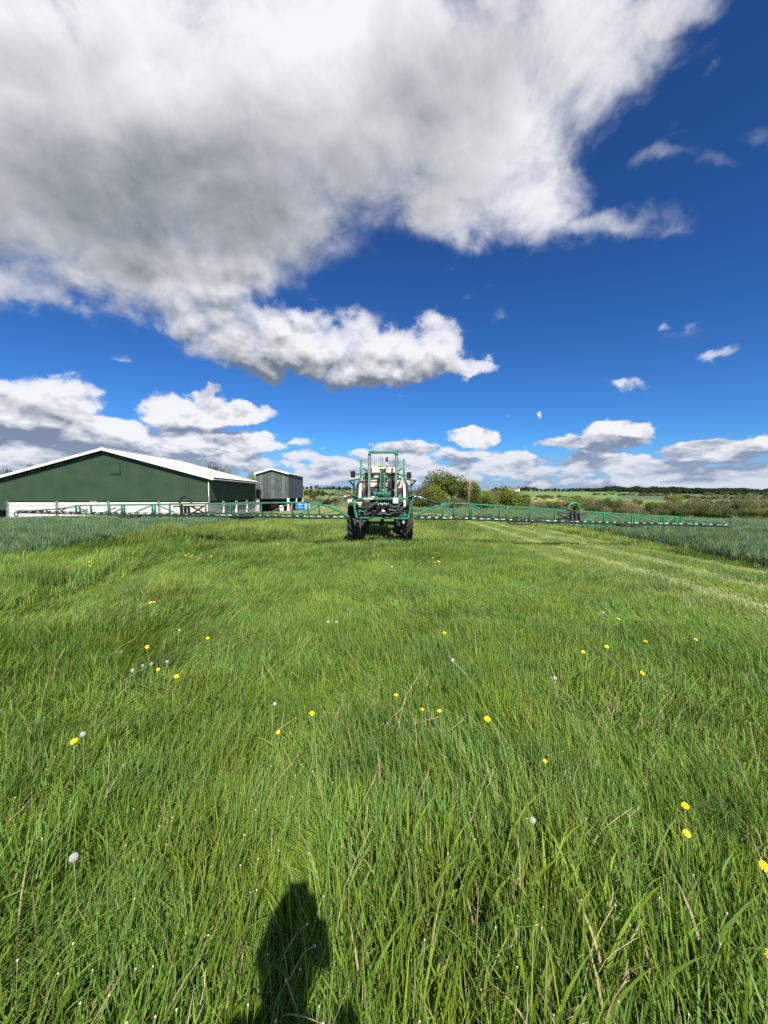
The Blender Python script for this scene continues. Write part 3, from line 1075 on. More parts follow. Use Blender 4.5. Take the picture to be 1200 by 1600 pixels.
# ------------------------------------------------------------------ green barn
def corrugated(p0, p1, zlo, ztop, pitch=0.33, depth=0.035, out=(0, -1, 0)):
    """vertical box-profile sheeting between two ground points; zlo a number or fn(s), ztop a function of s in 0..1"""
    b = MB()
    p0, p1, out = Vector(p0), Vector(p1), Vector(out)
    L = (p1 - p0).length
    n = max(2, int(L / pitch))
    st = []
    for i in range(n):
        for f, d in ((0.0, 0), (0.56, 0), (0.68, 1), (0.88, 1)):
            st.append(((i + f) / n, d))
    st.append((1.0, 0))
    vs = []
    for s, d in st:
        q = p0.lerp(p1, s) + out * (depth * d)
        vs.append((q.x, q.y, zlo(s) if callable(zlo) else zlo))
        vs.append((q.x, q.y, ztop(s)))
    fs = [(2 * i, 2 * i + 2, 2 * i + 3, 2 * i + 1) for i in range(len(st) - 1)]
    b.add(vs, fs)
    return b


def barn():
    D, DR = 43.9, 59.4
    xl, xr, xm = -45.4, -19.85, -31.75
    ze = EYE + 28.3 / 600 * D          # eaves
    zr = EYE + 72.0 / 600 * D          # ridge
    zc = EYE - 9 / 600 * D             # bottom of the cladding
    g = -1.55
    root = thing('barn', (xm, D, g), 'big green clad farm barn with white roof and pale concrete base', 'barn')
    pitch_ = (zr - ze) / (xr - xm)
    topx = lambda x: zr - pitch_ * abs(x - xm) - 0.06
    top = lambda s: topx(xl + (xr - xl) * s)
    rtop = lambda s: topx(xr + (xl - xr) * s)
    # cladding of the gable; a lower panel hangs down at the far left
    corrugated((xl, D, 0), (xr, D, 0), lambda s: zc - (1.02 if s < 0.098 else 0), top).build('gable_cladding', M['barn_green'], root)
    corrugated((xr, D, 0), (xr, DR, 0), zc, lambda s: ze - 0.08, out=(1, 0, 0)).build('side_cladding', M['barn_green'], root)
    corrugated((xr, DR, 0), (xl, DR, 0), zc, rtop, out=(0, 1, 0)).build('back_cladding', M['barn_green'], root)
    corrugated((xl, DR, 0), (xl, D, 0), zc, lambda s: topx(xl) - 0.02, out=(-1, 0, 0)).build('side_cladding', M['barn_green'], root)
    # roof slopes of profiled fibre cement, 0.55 m overhang at the eaves
    for sgn, x_e in ((1, xr), (-1, xl)):
        b = MB()
        vs, fs = [], []
        n = 44
        hw = abs(x_e - xm) + 0.62
        sl_ = (zr - ze) / abs(xr - xm)
        rows = [0, .2, .4, .6, .8, 1.0]
        Y0, Y1 = D - 0.45, DR + 0.45
        st = []
        for i in range(n):
            for f, d in ((0, 0), (.25, .6), (.5, 1), (.75, .6)):
                st.append(((i + f) / n, d))
        st.append((1, 0))
        for ri in range(len(rows) - 1):
            o = len(vs)
            for (s, d) in st:
                for k, lap in ((rows[ri], 0.05), (rows[ri + 1], 0.10)):
                    vs.append((xm + sgn * hw * k, Y0 + (Y1 - Y0) * s, zr + 0.06 - sl_ * hw * k + 0.05 * d + (0.05 if lap > .06 else 0.0)))
            fs += [(o + 2 * i, o + 2 * i + 1, o + 2 * i + 3, o + 2 * i + 2) for i in range(len(st) - 1)]
        b.add(vs, fs)
        b.build('roof', M['roof'], root)
        for yy in (D - 0.48, DR + 0.48):
            MB().beam((xm, yy, zr - 0.06), (xm + sgn * hw, yy, zr - 0.06 - sl_ * hw), 0.06, 0.30).build('verge_board', M['barn_edge'], root)
        gt = MB()
        gt.beam((xm + sgn * (hw + 0.06), D - 0.35, zr - sl_ * hw - 0.10), (xm + sgn * (hw + 0.06), DR + 0.35, zr - sl_ * hw - 0.10), 0.13, 0.10)
        gt.build('gutter', M['barn_edge'] if sgn > 0 else M['steel'], root)
    rc = MB()
    rc.beam((xm, D - 0.45, zr + 0.13), (xm, DR + 0.45, zr + 0.13), 0.5, 0.07)
    rc.build('ridge_cap', M['roof'], root)
    # vent in the gable
    vx, vz = -30.65, EYE + 42 / 600 * D
    v = MB()
    for a, b_ in (((-.62, .66), (.62, .66)), ((-.62, -.66), (.62, -.66)), ((-.62, -.66), (-.62, .66)), ((.62, -.66), (.62, .66))):
        v.beam((vx + a[0], D - 0.07, vz + a[1]), (vx + b_[0], D - 0.07, vz + b_[1]), 0.06, 0.07)
    vf = v.build('vent', M['barn_green'], root)
    MB().box((vx, D - 0.05, vz), (1.1, 0.05, 1.2)).build('vent_flap', M['barn_green'], vf)
    # downpipe on the near right corner
    MB().tube([(xr - 0.12, D - 0.1, ze - 0.15), (xr - 0.12, D - 0.1, g)], 0.07, 8).build('downpipe', M['steel'], root)
    # steel posts and concrete wall panels below the cladding
    bays = [-43.0, -37.35, -31.45, -25.7, -20.0]
    for i, x in enumerate(bays):
        p = MB()
        z1 = zc + 0.02
        for dx in (-0.085, 0.085):
            p.box((x + dx, D - 0.02, (z1 + g) / 2), (0.03, 0.26, z1 - g))
        p.box((x, D + 0.02, (z1 + g) / 2), (0.14, 0.03, z1 - g))
        p.build('post', M['steel'], root)
    for i in range(len(bays) - 1):
        x0, x1 = bays[i] + 0.11, bays[i + 1] - 0.11
        nz = 6
        h = (zc - 0.12 - g) / nz
        for k in range(nz):
            MB().box(((x0 + x1) / 2, D + 0.10 + 0.006 * ((k * 7 + i) % 3), g + h * (k + 0.5)), (x1 - x0, 0.15, h - 0.025)).build('concrete_panel', M['concrete'], root)
    MB().box((xl - 0.2 + 0.35, D + 0.02, g + 0.9), (0.62, 0.3, 1.35)).build('corner_block', M['steel'], root)
    sb = [D + 0.1, 47.5, 51.6, 55.6, DR]
    for i, y in enumerate(sb[1:], 1):
        p = MB()
        p.beam((xr + 0.02, y - 0.05, g), (xr + 0.02, y - 0.05, zc), 0.24, 0.30)
        p.build('post', M['white'] if i < 4 else M['steel'], root)
    for i in range(len(sb) - 1):
        nz = 4
        y0, y1 = sb[i] + 0.25, sb[i + 1] - 0.35
        h = (zc - 0.25 - g) / nz
        for k in range(nz):
            MB().box((xr - 0.14, (y0 + y1) / 2, g + h * (k + .5)), (0.14, y1 - y0, h - 0.025)).build('concrete_panel', M['concrete_grey'], root)
    # back and left walls of the base, unseen from the meadow but closing the building
    MB().box((xm, DR - 0.1, (zc + g) / 2), (xr - xl - 0.5, 0.14, zc - g)).build('base_wall', M['concrete_grey'], root)
    MB().box((xl + 0.1, (D + DR) / 2, (zc + g) / 2), (0.14, DR - D - 0.6, zc - g)).build('base_wall', M['concrete_grey'], root)


barn()


def shed():
    D, DR = 61.0, 71.5
    x0, x1 = P(400, 760, D).x, P(451.5, 760, D).x
    xm = P(425.3, 760, D).x
    ze = EYE + 33.5 / 600 * D
    zr = EYE + 41.0 / 600 * D
    zc = EYE - 5.0 / 600 * D
    g = Hf(xm, D + 4) + 0.02
    root = thing('open_shed', (xm, D, g), 'small grey sheeted shed on posts, open below, beside the green barn', 'shed')
    n = 9
    r_ = random.Random(4)
    for i in range(n):
        a, b = i / n, (i + 1) / n - 0.006
        xa, xb = x0 + (x1 - x0) * a, x0 + (x1 - x0) * b
        zt = lambda x: ze + (zr - ze) * (1 - abs(x - xm) / max(xm - x0, x1 - xm)) - 0.05
        m_ = MB()
        poly = [(xa, D, zc + 0.02 * r_.random()), (xb, D, zc + 0.02 * r_.random()), (xb, D, zt(xb)), (xa, D, zt(xa))]
        if xa < xm < xb:
            poly.insert(3, (xm, D, zt(xm)))
        dy = 0.02 * (i % 2)
        m_.prism(poly, (0, -dy, 0), (0, -dy + 0.03, 0))
        for k in range(3):
            xx = xa + (xb - xa) * (0.2 + 0.3 * k)
            m_.beam((xx, D - dy - 0.015, zc + 0.02), (xx, D - dy - 0.015, zt(xx) - 0.02), 0.05, 0.035)
        m_.build('cladding_sheet', M['grey_sheet_pale'] if i % 3 == 1 else M['grey_sheet'], root)
    corrugated((x1, D, 0), (x1, DR, 0), zc, lambda s: ze, 0.4, 0.03, (1, 0, 0)).build('side_cladding', M['blue_sheet'], root)
    corrugated((x0, DR, 0), (x0, D, 0), zc, lambda s: ze, 0.4, 0.03, (-1, 0, 0)).build('side_cladding', M['blue_sheet'], root)
    top = lambda s: ze + (zr - ze) * (1 - abs(2 * s - 1)) - 0.06
    corrugated((x1, DR, 0), (x0, DR, 0), zc, top, 0.4, 0.03, (0, 1, 0)).build('back_cladding', M['blue_sheet'], root)
    for sgn, xe in ((-1, x0 - 0.15), (1, x1 + 0.15)):
        zz = zr + 0.02 - (zr - ze) * abs(xe - xm) / abs((x0 if sgn < 0 else x1) - xm)
        m_ = MB()
        poly = [(xm, D - 0.3, zr + 0.02), (xe, D - 0.3, zz), (xe, DR + 0.3, zz), (xm, DR + 0.3, zr + 0.02)]
        m_.prism(poly, (0, 0, 0), (0, 0, 0.06))
        m_.build('roof', M['roof'] if sgn < 0 else M['roof'], root)
        MB().beam((xm, D - 0.34, zr), (xe, D - 0.34, zz), 0.05, 0.24).build('verge_board', M['barn_edge'], root)
    for (x, y) in ((x0 + 0.15, D + 0.1), (x1 - 0.15, D + 0.1), (x1 - 0.1, D + 5.3), (x1 - 0.1, DR - 0.2), (x0 + 0.15, DR - 0.2)):
        MB().beam((x, y, g), (x, y, zc + 0.05), 0.34, 0.34).build('post', M['white'], root)
    MB().beam((x0, D + 0.1, zc + 0.0), (x1, D + 0.1, zc + 0.0), 0.1, 0.22).build('tie_beam', M['dark_steel'], root)
    MB().box((xm, DR - 0.15, (g + zc) / 2), (x1 - x0 - 0.5, 0.12, zc - g)).build('back_wall', M['dark_steel'], root)
    MB().box((x0 + 0.02, (D + DR) / 2 + 0.3, (g + zc) / 2), (0.12, DR - D - 1.2, zc - g)).build('side_wall', M['dark_steel'], root)
    # machinery and barrels kept underneath
    gx = lambda px: P(px, 790, D + 2).x
    t = thing('farm_implement', (gx(427), D + 3, g), 'red farm implement parked in the open bay under the grey shed', 'implement')
    c = Vector(t.location)
    MB().box(c + Vector((0, 0, 0.95)), (1.0, 0.9, 0.75)).box(c + Vector((0.15, 0, 1.5)), (0.5, 0.6, 0.4)).build('hopper', M['red'], t)
    for sx in (-0.5, 0.5):
        b = MB()
        b.beam(c + Vector((sx, -0.3, 0)), c + Vector((sx * 0.6, -0.2, 1.0)), 0.08, 0.08)
        b.beam(c + Vector((sx * 2.2, 0, 0.45)), c + Vector((sx * 0.7, -0.2, 0.75)), 0.1, 0.1)
        b.build('frame_leg', M['dark_steel'], t)
    for sx in (-0.85, 0.85):
        MB().lathe([(-0.1, 0.25), (-0.1, 0.42), (0.1, 0.42), (0.1, 0.25)], 18, 'X', c + Vector((sx, 0.1, 0.42)), closed=True).build('wheel', M['tyre'], t)

    def barrel(name, px, y, r, h, m_, label, cat):
        x = P(px, 790, y).x
        o = MB()
        prof = [(0, r * 0.9), (0.03, r * 0.97), (h * 0.3, r), (h * 0.33, r * 1.04), (h * 0.36, r), (h * 0.64, r), (h * 0.67, r * 1.04), (h * 0.7, r), (h * 0.95, r * 0.97), (h, r * 0.88), (h + 0.02, r * 0.4), (h + 0.05, r * 0.2)]
        o.lathe(prof, 22, 'Z', (x, y, g))
        tag(o.build(name, m_, origin=(x, y, g)), label, cat)
    barrel('plastic_tank', 440, D + 1.2, 0.36, 1.05, M['white'], 'round white tank standing under the shed near its right post', 'tank')
    barrel('plastic_drum', 454, D + 2.5, 0.40, 1.45, M['pink'], 'faded red drum standing just behind the shed corner post', 'drum')
    barrel('plastic_drum', 468.5, D + 5.2, 0.80, 1.45, M['blue'], 'wide blue drum under the right side of the grey shed', 'drum')
    x = P(480, 790, D + 8).x
    t = thing('water_container', (x, D + 8, g), 'light blue water container standing outside the grey shed', 'container')
    c = Vector(t.location)
    MB().box(c + Vector((0, 0, 0.75)), (1.1, 1.0, 1.1)).build('bottle', mat('pale_blue_plastic', (0.25, 0.48, 0.68), 0.4), t)
    cg = MB()
    for zz in (0.15, 0.5, 0.85, 1.2):
        for (a, b_) in (((-.57, -.52), (.57, -.52)), ((.57, -.52), (.57, .52)), ((.57, .52), (-.57, .52)), ((-.57, .52), (-.57, -.52))):
            cg.beam(c + Vector((a[0], a[1], zz)), c + Vector((b_[0], b_[1], zz)), 0.03, 0.03)
    for xx in (-.57, -.28, 0, .28, .57):
        cg.beam(c + Vector((xx, -.54, 0.1)), c + Vector((xx, -.54, 1.3)), 0.03, 0.03)
    cg.build('cage', M['steel'], t)
    MB().box(c + Vector((0, 0, 0.07)), (1.2, 1.1, 0.14)).build('pallet', M['dark_steel'], t)


shed()


# ------------------------------------------------------------------ the crop sprayer
BY = 12.25                             # distance of the spray boom


def sprayer():
    S = thing('crop_sprayer', (-0.12, 13.3, Hf(-0.12, 13.3)), 'green and cream self propelled crop sprayer with its wide boom unfolded, seen from behind', 'crop sprayer')
    p = lambda x, y, Y=BY: P(x, y, Y)

    def part(mb, name, m, parent=S):
        return mb.build(name, M[m] if isinstance(m, str) else m, parent)

    # ---- wheels: lathe-turned tyre with cleats, rim and hub
    def wheel(cx, cy, rad, wid, z0):
        c = Vector((cx, cy, z0 + rad))
        hw = wid / 2
        t = MB()
        prof = [(-hw * 0.72, rad * 0.60), (-hw * 0.95, rad * 0.70), (-hw, rad * 0.80), (-hw * 0.93, rad * 0.90), (-hw * 0.72, rad * 0.945), (0, rad * 0.955),
                (hw * 0.72, rad * 0.945), (hw * 0.93, rad * 0.90), (hw, rad * 0.80), (hw * 0.95, rad * 0.70), (hw * 0.72, rad * 0.60)]
        t.lathe(prof, 40, 'X', c, closed=True)
        n = 20
        for k in range(n):
            for sgn in (-1, 1):
                a0 = 2 * math.pi * (k + (0.5 if sgn > 0 else 0)) / n
                pts = []
                for q in range(5):
                    f = q / 4
                    a = a0 - 0.30 * f            # chevrons pointing down at the back
                    rr = rad * (0.972 if f < 0.7 else 0.972 - 0.055 * (f - 0.7) / 0.3)
                    x = sgn * (hw * 0.02 + hw * 0.96 * f)
                    pts.append(c + Vector((x, rr * math.cos(a), rr * math.sin(a))))
                for a_, b_ in zip(pts[:-1], pts[1:]):
                    mid = (a_ + b_) / 2 - c
                    t.beam(a_, b_, 0.05, 0.062, up=(0, mid.y, mid.z))
        w = part(t, 'wheel', 'tyre')
        r_ = MB()
        r_.lathe([(-hw * 0.7, rad * 0.61), (-hw * 0.75, rad * 0.56), (-hw * 0.3, rad * 0.52), (-hw * 0.1, rad * 0.2), (hw * 0.1, rad * 0.2), (hw * 0.3, rad * 0.52), (hw * 0.75, rad * 0.56), (hw * 0.7, rad * 0.61)], 28, 'X', c)
        rim = part(r_, 'rim', 'cream', w)
        h = MB()
        h.lathe([(-hw * 0.55, 0.0), (-hw * 0.55, rad * 0.17), (hw * 0.55, rad * 0.17), (hw * 0.55, 0)], 16, 'X', c)
        part(h, 'hub', 'dark_steel', w)
        return w
    zg = lambda x, y: Hf(x, y) + 0.015
    for cx in (-1.02, 0.76):
        wheel(cx, 13.45, 0.72, 0.43, zg(cx, 13.45))
        wheel(cx, 16.6, 0.72, 0.40, zg(cx, 16.6))

    # ---- axle, chassis, wheel legs
    b = MB()
    b.beam(p(566, 817.5, 13.4), p(625, 817.5, 13.4), 0.16, 0.13)
    part(b, 'axle', 'green_dark')
    for px in (573, 619):
        b = MB()
        b.beam(p(px, 800, 13.3), p(px, 832, 13.4), 0.16, 0.2)
        b.beam(p(px - (6 if px < 600 else -6), 831, 13.45), p(px, 831, 13.45), 0.15, 0.18)
        part(b, 'wheel_leg', 'dark_steel')
    for px in (567, 623):
        b = MB()
        b.tube([p(px, 812, 13.0), p(px, 822, 13.0)], 0.045, 10)
        part(b, 'suspension_cylinder', 'chrome')
    b = MB()
    for xx in (-0.62, 0.38):
        b.beam((xx, 13.0, 0.98), (xx, 17.4, 0.98), 0.14, 0.2)
    for yy in (13.1, 14.6, 16.2, 17.3):
        b.beam((-0.65, yy, 0.98), (0.41, yy, 0.98), 0.12, 0.14)
    part(b, 'chassis', 'green_dark')
    b = MB()
    b.beam((-0.95, 16.6, 0.75), (0.7, 16.6, 0.75), 0.14, 0.14)
    part(b, 'axle', 'green_dark')
    b = MB()
    b.beam(p(597, 811, 13.05), p(597, 818, 13.3), 0.12, 0.12)
    part(b, 'tow_hitch', 'dark_steel')

    # ---- tank: cream, rounded section with moulded steps
    ty0, ty1 = 13.35, 15.3
    xl_, xr_ = p(563, 750, ty0).x, p(629, 750, ty0).x
    xc = (xl_ + xr_) / 2
    hw = (xr_ - xl_) / 2
    z = lambda py: p(600, py, ty0).z
    prof = [(0.62, z(781)), (0.80, z(776)), (0.93, z(768)), (1.0, z(760)), (1.0, z(752)), (0.97, z(747)), (0.90, z(743.5)), (0.74, z(741.5))]
    loop = [(xc - hw * a, zz) for a, zz in prof] + [(xc + hw * a, zz) for a, zz in reversed(prof)]
    vs, fs = [], []
    secs = [(ty0 + 0.06, 0.93), (ty0, 0.86), (ty0 - 0.0, 0.86)]
    rings = [(ty0, 0.88), (ty0 + 0.04, 0.96), (ty0 + 0.13, 1.0), (ty1 - 0.13, 1.0), (ty1 - 0.04, 0.96), (ty1, 0.88)]
    zc = (z(781) + z(741.5)) / 2
    for (yy, k) in rings:
        for (x, zz) in loop:
            vs.append((xc + (x - xc) * k, yy, zc + (zz - zc) * k))
    n = len(loop)
    for i in range(len(rings) - 1):
        for k in range(n):
            k2 = (k + 1) % n
            fs.append((i * n + k, i * n + k2, (i + 1) * n + k2, (i + 1) * n + k))
    fs.append(tuple(range(n)))
    fs.append(tuple(range((len(rings) - 1) * n, len(rings) * n)))
    b = MB()
    b.add(vs, fs)
    tank = part(b, 'tank', 'cream')
    b = MB()
    b.beam(p(568, 747.2, ty0 - 0.01), p(627, 747.2, ty0 - 0.01), 0.05, 0.055)
    part(b, 'tank_strap', 'green', tank)
    b = MB()
    b.box(p(587, 757.5, ty0 - 0.02), (0.62, 0.06, 0.14))
    b.box(p(608, 757.5, ty0 - 0.02), (0.28, 0.06, 0.14))
    part(b, 'moulded_step', 'cream', tank)
    b = MB()
    b.box(p(590, 752.4, ty0 + 0.0), (1.25, 0.05, 0.035))
    b.box(p(589, 762.3, ty0 + 0.0), (0.6, 0.05, 0.05))
    part(b, 'groove_shade_strip', 'dark_steel', tank)  # dark strips drawn in place of the shade in the tank's grooves
    for (x, y, w_, h_, m_) in ((585, 766.5, 15, 6.5, 'dark_steel'), (598, 769.5, 10, 5, 'black'), (571, 769, 8, 8, 'dark_steel'), (624, 767, 7, 9, 'black'), (612, 770.5, 9, 6, 'dark_steel'), (597.6, 740.5, 7, 9, 'black'), (577, 740.3, 16, 3.6, 'dark_steel'), (615, 740.5, 18, 3.6, 'dark_steel'), (604, 774.5, 24, 4.5, 'dark_steel')):
        part(MB().box(p(x, y, ty0 - 0.05), (w_ / 600 * ty0, 0.16, h_ / 600 * ty0)), 'dark_gap_panel', m_)  # dark boxes added to stand in for shaded gaps around the tank
    for lp in (((567, 745), (569, 756), (574, 764), (581, 769)), ((627, 748), (622, 757), (618, 766), (611, 772)), ((603, 742), (604.5, 750), (602.5, 760), (605, 770)), ((589, 757), (583, 764), (579, 772)), ((593, 742), (590.5, 752), (591, 764), (587, 773))):
        part(MB().tube(catmull([p(x, y, ty0 - 0.12) for x, y in lp], 5), 0.02, 6), 'hose', 'black')
    b = MB()
    b.box(p(611.5, 757, ty0 - 0.1), (0.21, 0.22, 0.30))
    part(b, 'control_cabinet', 'black')
    b = MB()
    b.lathe([(0, 0.19), (0.05, 0.2), (0.06, 0.16), (0.10, 0.15)], 20, 'Z', (xc - 0.2, ty0 + 0.8, z(741.5)))
    part(b, 'tank_lid', 'black', tank)

    # ---- cab ahead of the tank
    cy0, cy1 = 15.6, 17.3
    rl, rr = p(577, 735, cy0).x, p(622, 735, cy0).x
    zt, zb = p(600, 731.5, cy0).z, p(600, 738.6, cy0).z
    b = MB()
    b.box(((rl + rr) / 2, (cy0 + cy1) / 2, (zt + zb) / 2), (rr - rl, cy1 - cy0, zt - zb))
    b.box(((rl + rr) / 2, (cy0 + cy1) / 2, zt + 0.015), (rr - rl - 0.1, cy1 - cy0 - 0.12, 0.04))
    roof = part(b, 'cab_roof', 'cream')
    for px in (580, 613):
        b = MB()
        b.box(p(px, 733.5, cy0 - 0.05), (0.07, 0.08, 0.12))
        part(b, 'work_lamp', 'black', roof)
    b = MB()
    b.box(((rl + rr) / 2, (cy0 + cy1) / 2 + 0.05, (zb + 1.35) / 2), (rr - rl - 0.12, cy1 - cy0 - 0.1, zb - 1.35))
    part(b, 'cab_glazing', 'glass')
    b = MB()
    for xx in (rl + 0.06, rr - 0.06):
        for yy in (cy0 + 0.06, cy1 - 0.06):
            b.beam((xx, yy, 1.2), (xx, yy, zb + 0.02), 0.09, 0.09)
    b.box(((rl + rr) / 2, (cy0 + cy1) / 2, 1.2), (rr - rl + 0.05, cy1 - cy0, 0.3))
    part(b, 'cab_frame', 'green')
    b = MB()
    b.box(((rl + rr) / 2, 18.0, 1.65), (1.0, 1.2, 0.75))
    part(b, 'engine_cover', 'cream')
    b = MB()
    b.lathe([(0, 0.0), (0.0, 0.06), (0.03, 0.095), (0.07, 0.10), (0.10, 0.08), (0.115, 0.0)], 18, 'Z', p(595, 729.5, 15.9) - Vector((0, 0, 0.03)))
    gps = part(b, 'gps_dome', 'lime')
    b = MB()
    b.box(p(595, 730.5, 15.9), (0.14, 0.1, 0.06))
    part(b, 'gps_bracket', 'cream', gps)
    for px in (594, 597.5):
        b = MB()
        b.tube([p(px, 730, 15.85), p(px, 714.5, 15.85)], 0.012, 6)
        part(b, 'antenna', 'black')
    b = MB()
    b.tube([p(604, 737, 15.2), p(604.4, 720, 15.2)], 0.042, 12)
    ex = part(b, 'exhaust_pipe', 'chrome')
    b = MB()
    b.tube([p(604.4, 720.5, 15.2), p(604.5, 716.5, 15.2), p(604.9, 714.6, 15.25)], [0.05, 0.05, 0.03], 12)
    part(b, 'exhaust_cap', 'black', ex)
    for px, py, sgn in ((551.5, 741, -1), (639, 742.8, 1)):
        b = MB()
        c = p(px, py, 16.4)
        pts = []
        for k in range(20):
            a = 2 * math.pi * k / 20
            ca, sa = math.cos(a), math.sin(a)
            pts.append(c + Vector((0.105 * abs(ca) ** 0.45 * (1 if ca > 0 else -1), 0, 0.145 * abs(sa) ** 0.45 * (1 if sa > 0 else -1))))
        b.prism(pts, (0, -0.03, 0), (0, 0.05, 0))
        mr = part(b, 'mirror', 'black')
        b = MB()
        pts2 = [c + (q - c) * 0.82 for q in pts]
        b.prism(pts2, (0, -0.034, 0), (0, -0.028, 0))
        part(b, 'mirror_glass', 'mirror', mr)
        b = MB()
        b.tube([p(px - sgn * 3, py, 16.42), p(px - sgn * 12, py - 0.5, 16.42), p(px - sgn * 20, py - 0.2, 16.4)], 0.018, 6)
        b.box(p(px - sgn * 8.5, py + 0.3, 16.42), (0.07, 0.05, 0.06))
        part(b, 'mirror_arm', 'dark_steel', mr)

    # ---- mudguards and side rails
    for px, sgn in ((565, -1), (630, 1)):
        b = MB()
        x0 = p(px, 760, 13.5).x
        vs, fs = [], []
        cyw, czw = 13.5, 1.05
        seg = 14
        for i in range(seg + 1):
            a = math.pi * (-0.02 + 0.95 * i / seg)
            for (dx, rr_) in ((-0.05, 0.98), (-0.07, 0.90), (0.07, 0.90), (0.05, 0.98)):
                vs.append((x0 + sgn * (dx + 0.03), cyw - 0.9 * rr_ * math.cos(a), czw + 1.02 * rr_ * math.sin(a)))
        for i in range(seg):
            for k in range(4):
                k2 = (k + 1) % 4
                fs.append((i * 4 + k, i * 4 + k2, (i + 1) * 4 + k2, (i + 1) * 4 + k))
        fs.append((0, 1, 2, 3))
        fs.append(tuple(seg * 4 + k for k in range(4)))
        b.add(vs, fs, False)
        mg = part(b, 'mudguard', 'cream')
        b = MB()
        xo = p(px + sgn * 4.5, 760, 13.42).x
        pts = [(xo, 13.5 - 0.93 * math.cos(a), 1.05 + 1.0 * math.sin(a)) for a in [math.pi * (0.0 + 0.62 * i / 10) for i in range(11)]]
        b.tube(pts, 0.045, 6)
        part(b, 'mudguard_edge', 'black', mg)
    for s in (-1, 1):
        f = (lambda x: x) if s < 0 else (lambda x: 1195.3 - x)
        b = MB()
        b.tube([p(f(564.3), 717.5, 14.6), p(f(564.0), 745, 14.6), p(f(562.2), 752, 14.6), p(f(561.5), 776, 14.6)], 0.042, 8)
        b.tube([p(f(565), 730, 14.6), p(f(574), 736.5, 14.7)], 0.03, 6)
        b.tube([p(f(564), 742.5, 14.6), p(f(571), 742, 14.6)], 0.04, 6)
        part(b, 'handrail', 'green')
        b = MB()
        b.beam(p(f(545), 751.2, 14.8), p(f(561), 748.6, 14.8), 0.5, 0.035)
        b.tube([p(f(546), 751.5, 14.8), p(f(553.5), 760, 14.9)], 0.03, 6)
        b.tube([p(f(553), 752, 14.8), p(f(553), 774, 14.9)], 0.025, 6)
        b.tube([p(f(556.5), 758, 14.8), p(f(556.5), 776, 14.9)], 0.025, 6)
        part(b, 'folding_step', 'green')

    # ---- boom lift frame (mast)
    my = 12.75
    b = MB()
    b.beam(p(576, 706.8, my), p(621.5, 706.8, my), 0.10, 0.085)
    for px in (577.2, 620):
        b.box(p(px, 709.8, my), (0.09, 0.12, 0.06))
    part(b, 'mast_head', 'green')
    for (pa, pb) in ((577.4, 576.5), (619.2, 618.2)):
        b = MB()
        b.beam(p(pa, 709, my), p(pb, 776, my), 0.075, 0.07)
        up = part(b, 'mast_upright', 'mast')
        b = MB()
        b.beam(p(pa - 1.6, 709, my + 0.05), p(pb - 1.6, 775, my + 0.05), 0.02, 0.09)
        b.beam(p(pa + 1.8, 709, my + 0.05), p(pb + 1.8, 775, my + 0.05), 0.02, 0.09)
        part(b, 'guide_flange', 'green_dark', up)
    for px in (594.8, 600.6):
        b = MB()
        b.beam(p(px, 734, 12.95), p(px, 773, 12.9), 0.055, 0.06)
        part(b, 'lift_bar', 'green')
    b = MB()
    b.tube([p(597.8, 733, 12.9), p(598.8, 740, 12.86), p(597, 748, 12.84), p(598.6, 757, 12.84), p(597.2, 766, 12.84), p(598, 774, 12.84)], 0.022, 6)
    part(b, 'hose', 'hose')
    b = MB()
    b.tube([p(599.4, 733, 12.95), p(599.6, 738, 12.95)], 0.06, 10)
    b.box(p(598, 733.6, 12.97), (0.24, 0.12, 0.05))
    part(b, 'lift_ram', 'dark_steel')
    b = MB()
    b.beam(p(583, 770.5, 12.6), p(610, 770.5, 12.6), 0.1, 0.07)
    for px in (586, 592, 598, 603, 608):
        b.box(p(px, 772, 12.55), (0.07, 0.12, 0.09))
    part(b, 'lift_carriage', 'green')

    # ---- centre section of the boom
    b = MB()
    b.beam(p(553, 779.3), p(644, 779.3), 0.10, 0.085)
    for (a, k) in (((548, 773.5), (560, 779)), ((648, 774), (637, 779.5))):
        b.beam(p(*a), p(*k), 0.10, 0.08)
    for (t3) in (((547.5, 773), (551, 782), (561, 777.5)), ((648.5, 773.5), (644, 782), (636, 778))):
        b.prism([p(*q) for q in t3], (0, -0.05, 0), (0, 0.05, 0))
    cb = part(b, 'centre_beam', 'green')
    for (a, k) in (((551, 777), (557.5, 809)), ((645.5, 778), (637.5, 810))):
        b = MB()
        b.beam(p(*a), p(*k), 0.075, 0.065)
        part(b, 'hanger_strut', 'green')
    b = MB()
    b.beam(p(556.5, 809), p(638.5, 810), 0.085, 0.055)
    part(b, 'lower_beam', 'green')
    for a, k in (((630, 801), (638, 808)), ((624, 805.5), (637, 806)), ((560, 797), (566, 806))):
        part(MB().beam(p(a[0], a[1], 12.35), p(k[0], k[1], 12.35), 0.05, 0.055), 'brace', 'green')
    b = MB()
    b.beam(p(556, 795, 12.6), p(637, 796, 12.6), 0.14, 0.14)
    b.beam(p(568, 803, 12.5), p(630, 803, 12.5), 0.10, 0.12)
    b.box(p(599, 797, 12.5), (0.42, 0.22, 0.30))
    b.box(p(580, 790, 12.6), (0.28, 0.2, 0.16))
    b.box(p(619, 795, 12.6), (0.34, 0.2, 0.2))
    part(b, 'rear_subframe', 'dark_steel')
    for (x0, x1, y, m_) in ((569, 583, 787.5, 'black'), (590, 606, 784.5, 'black'), (588, 608, 791.5, 'dark_steel')):
        b = MB()
        b.box(p((x0 + x1) / 2, y, 12.35), ((x1 - x0) / 600 * 12.3, 0.14, 0.12))
        part(b, 'valve_block', m_)
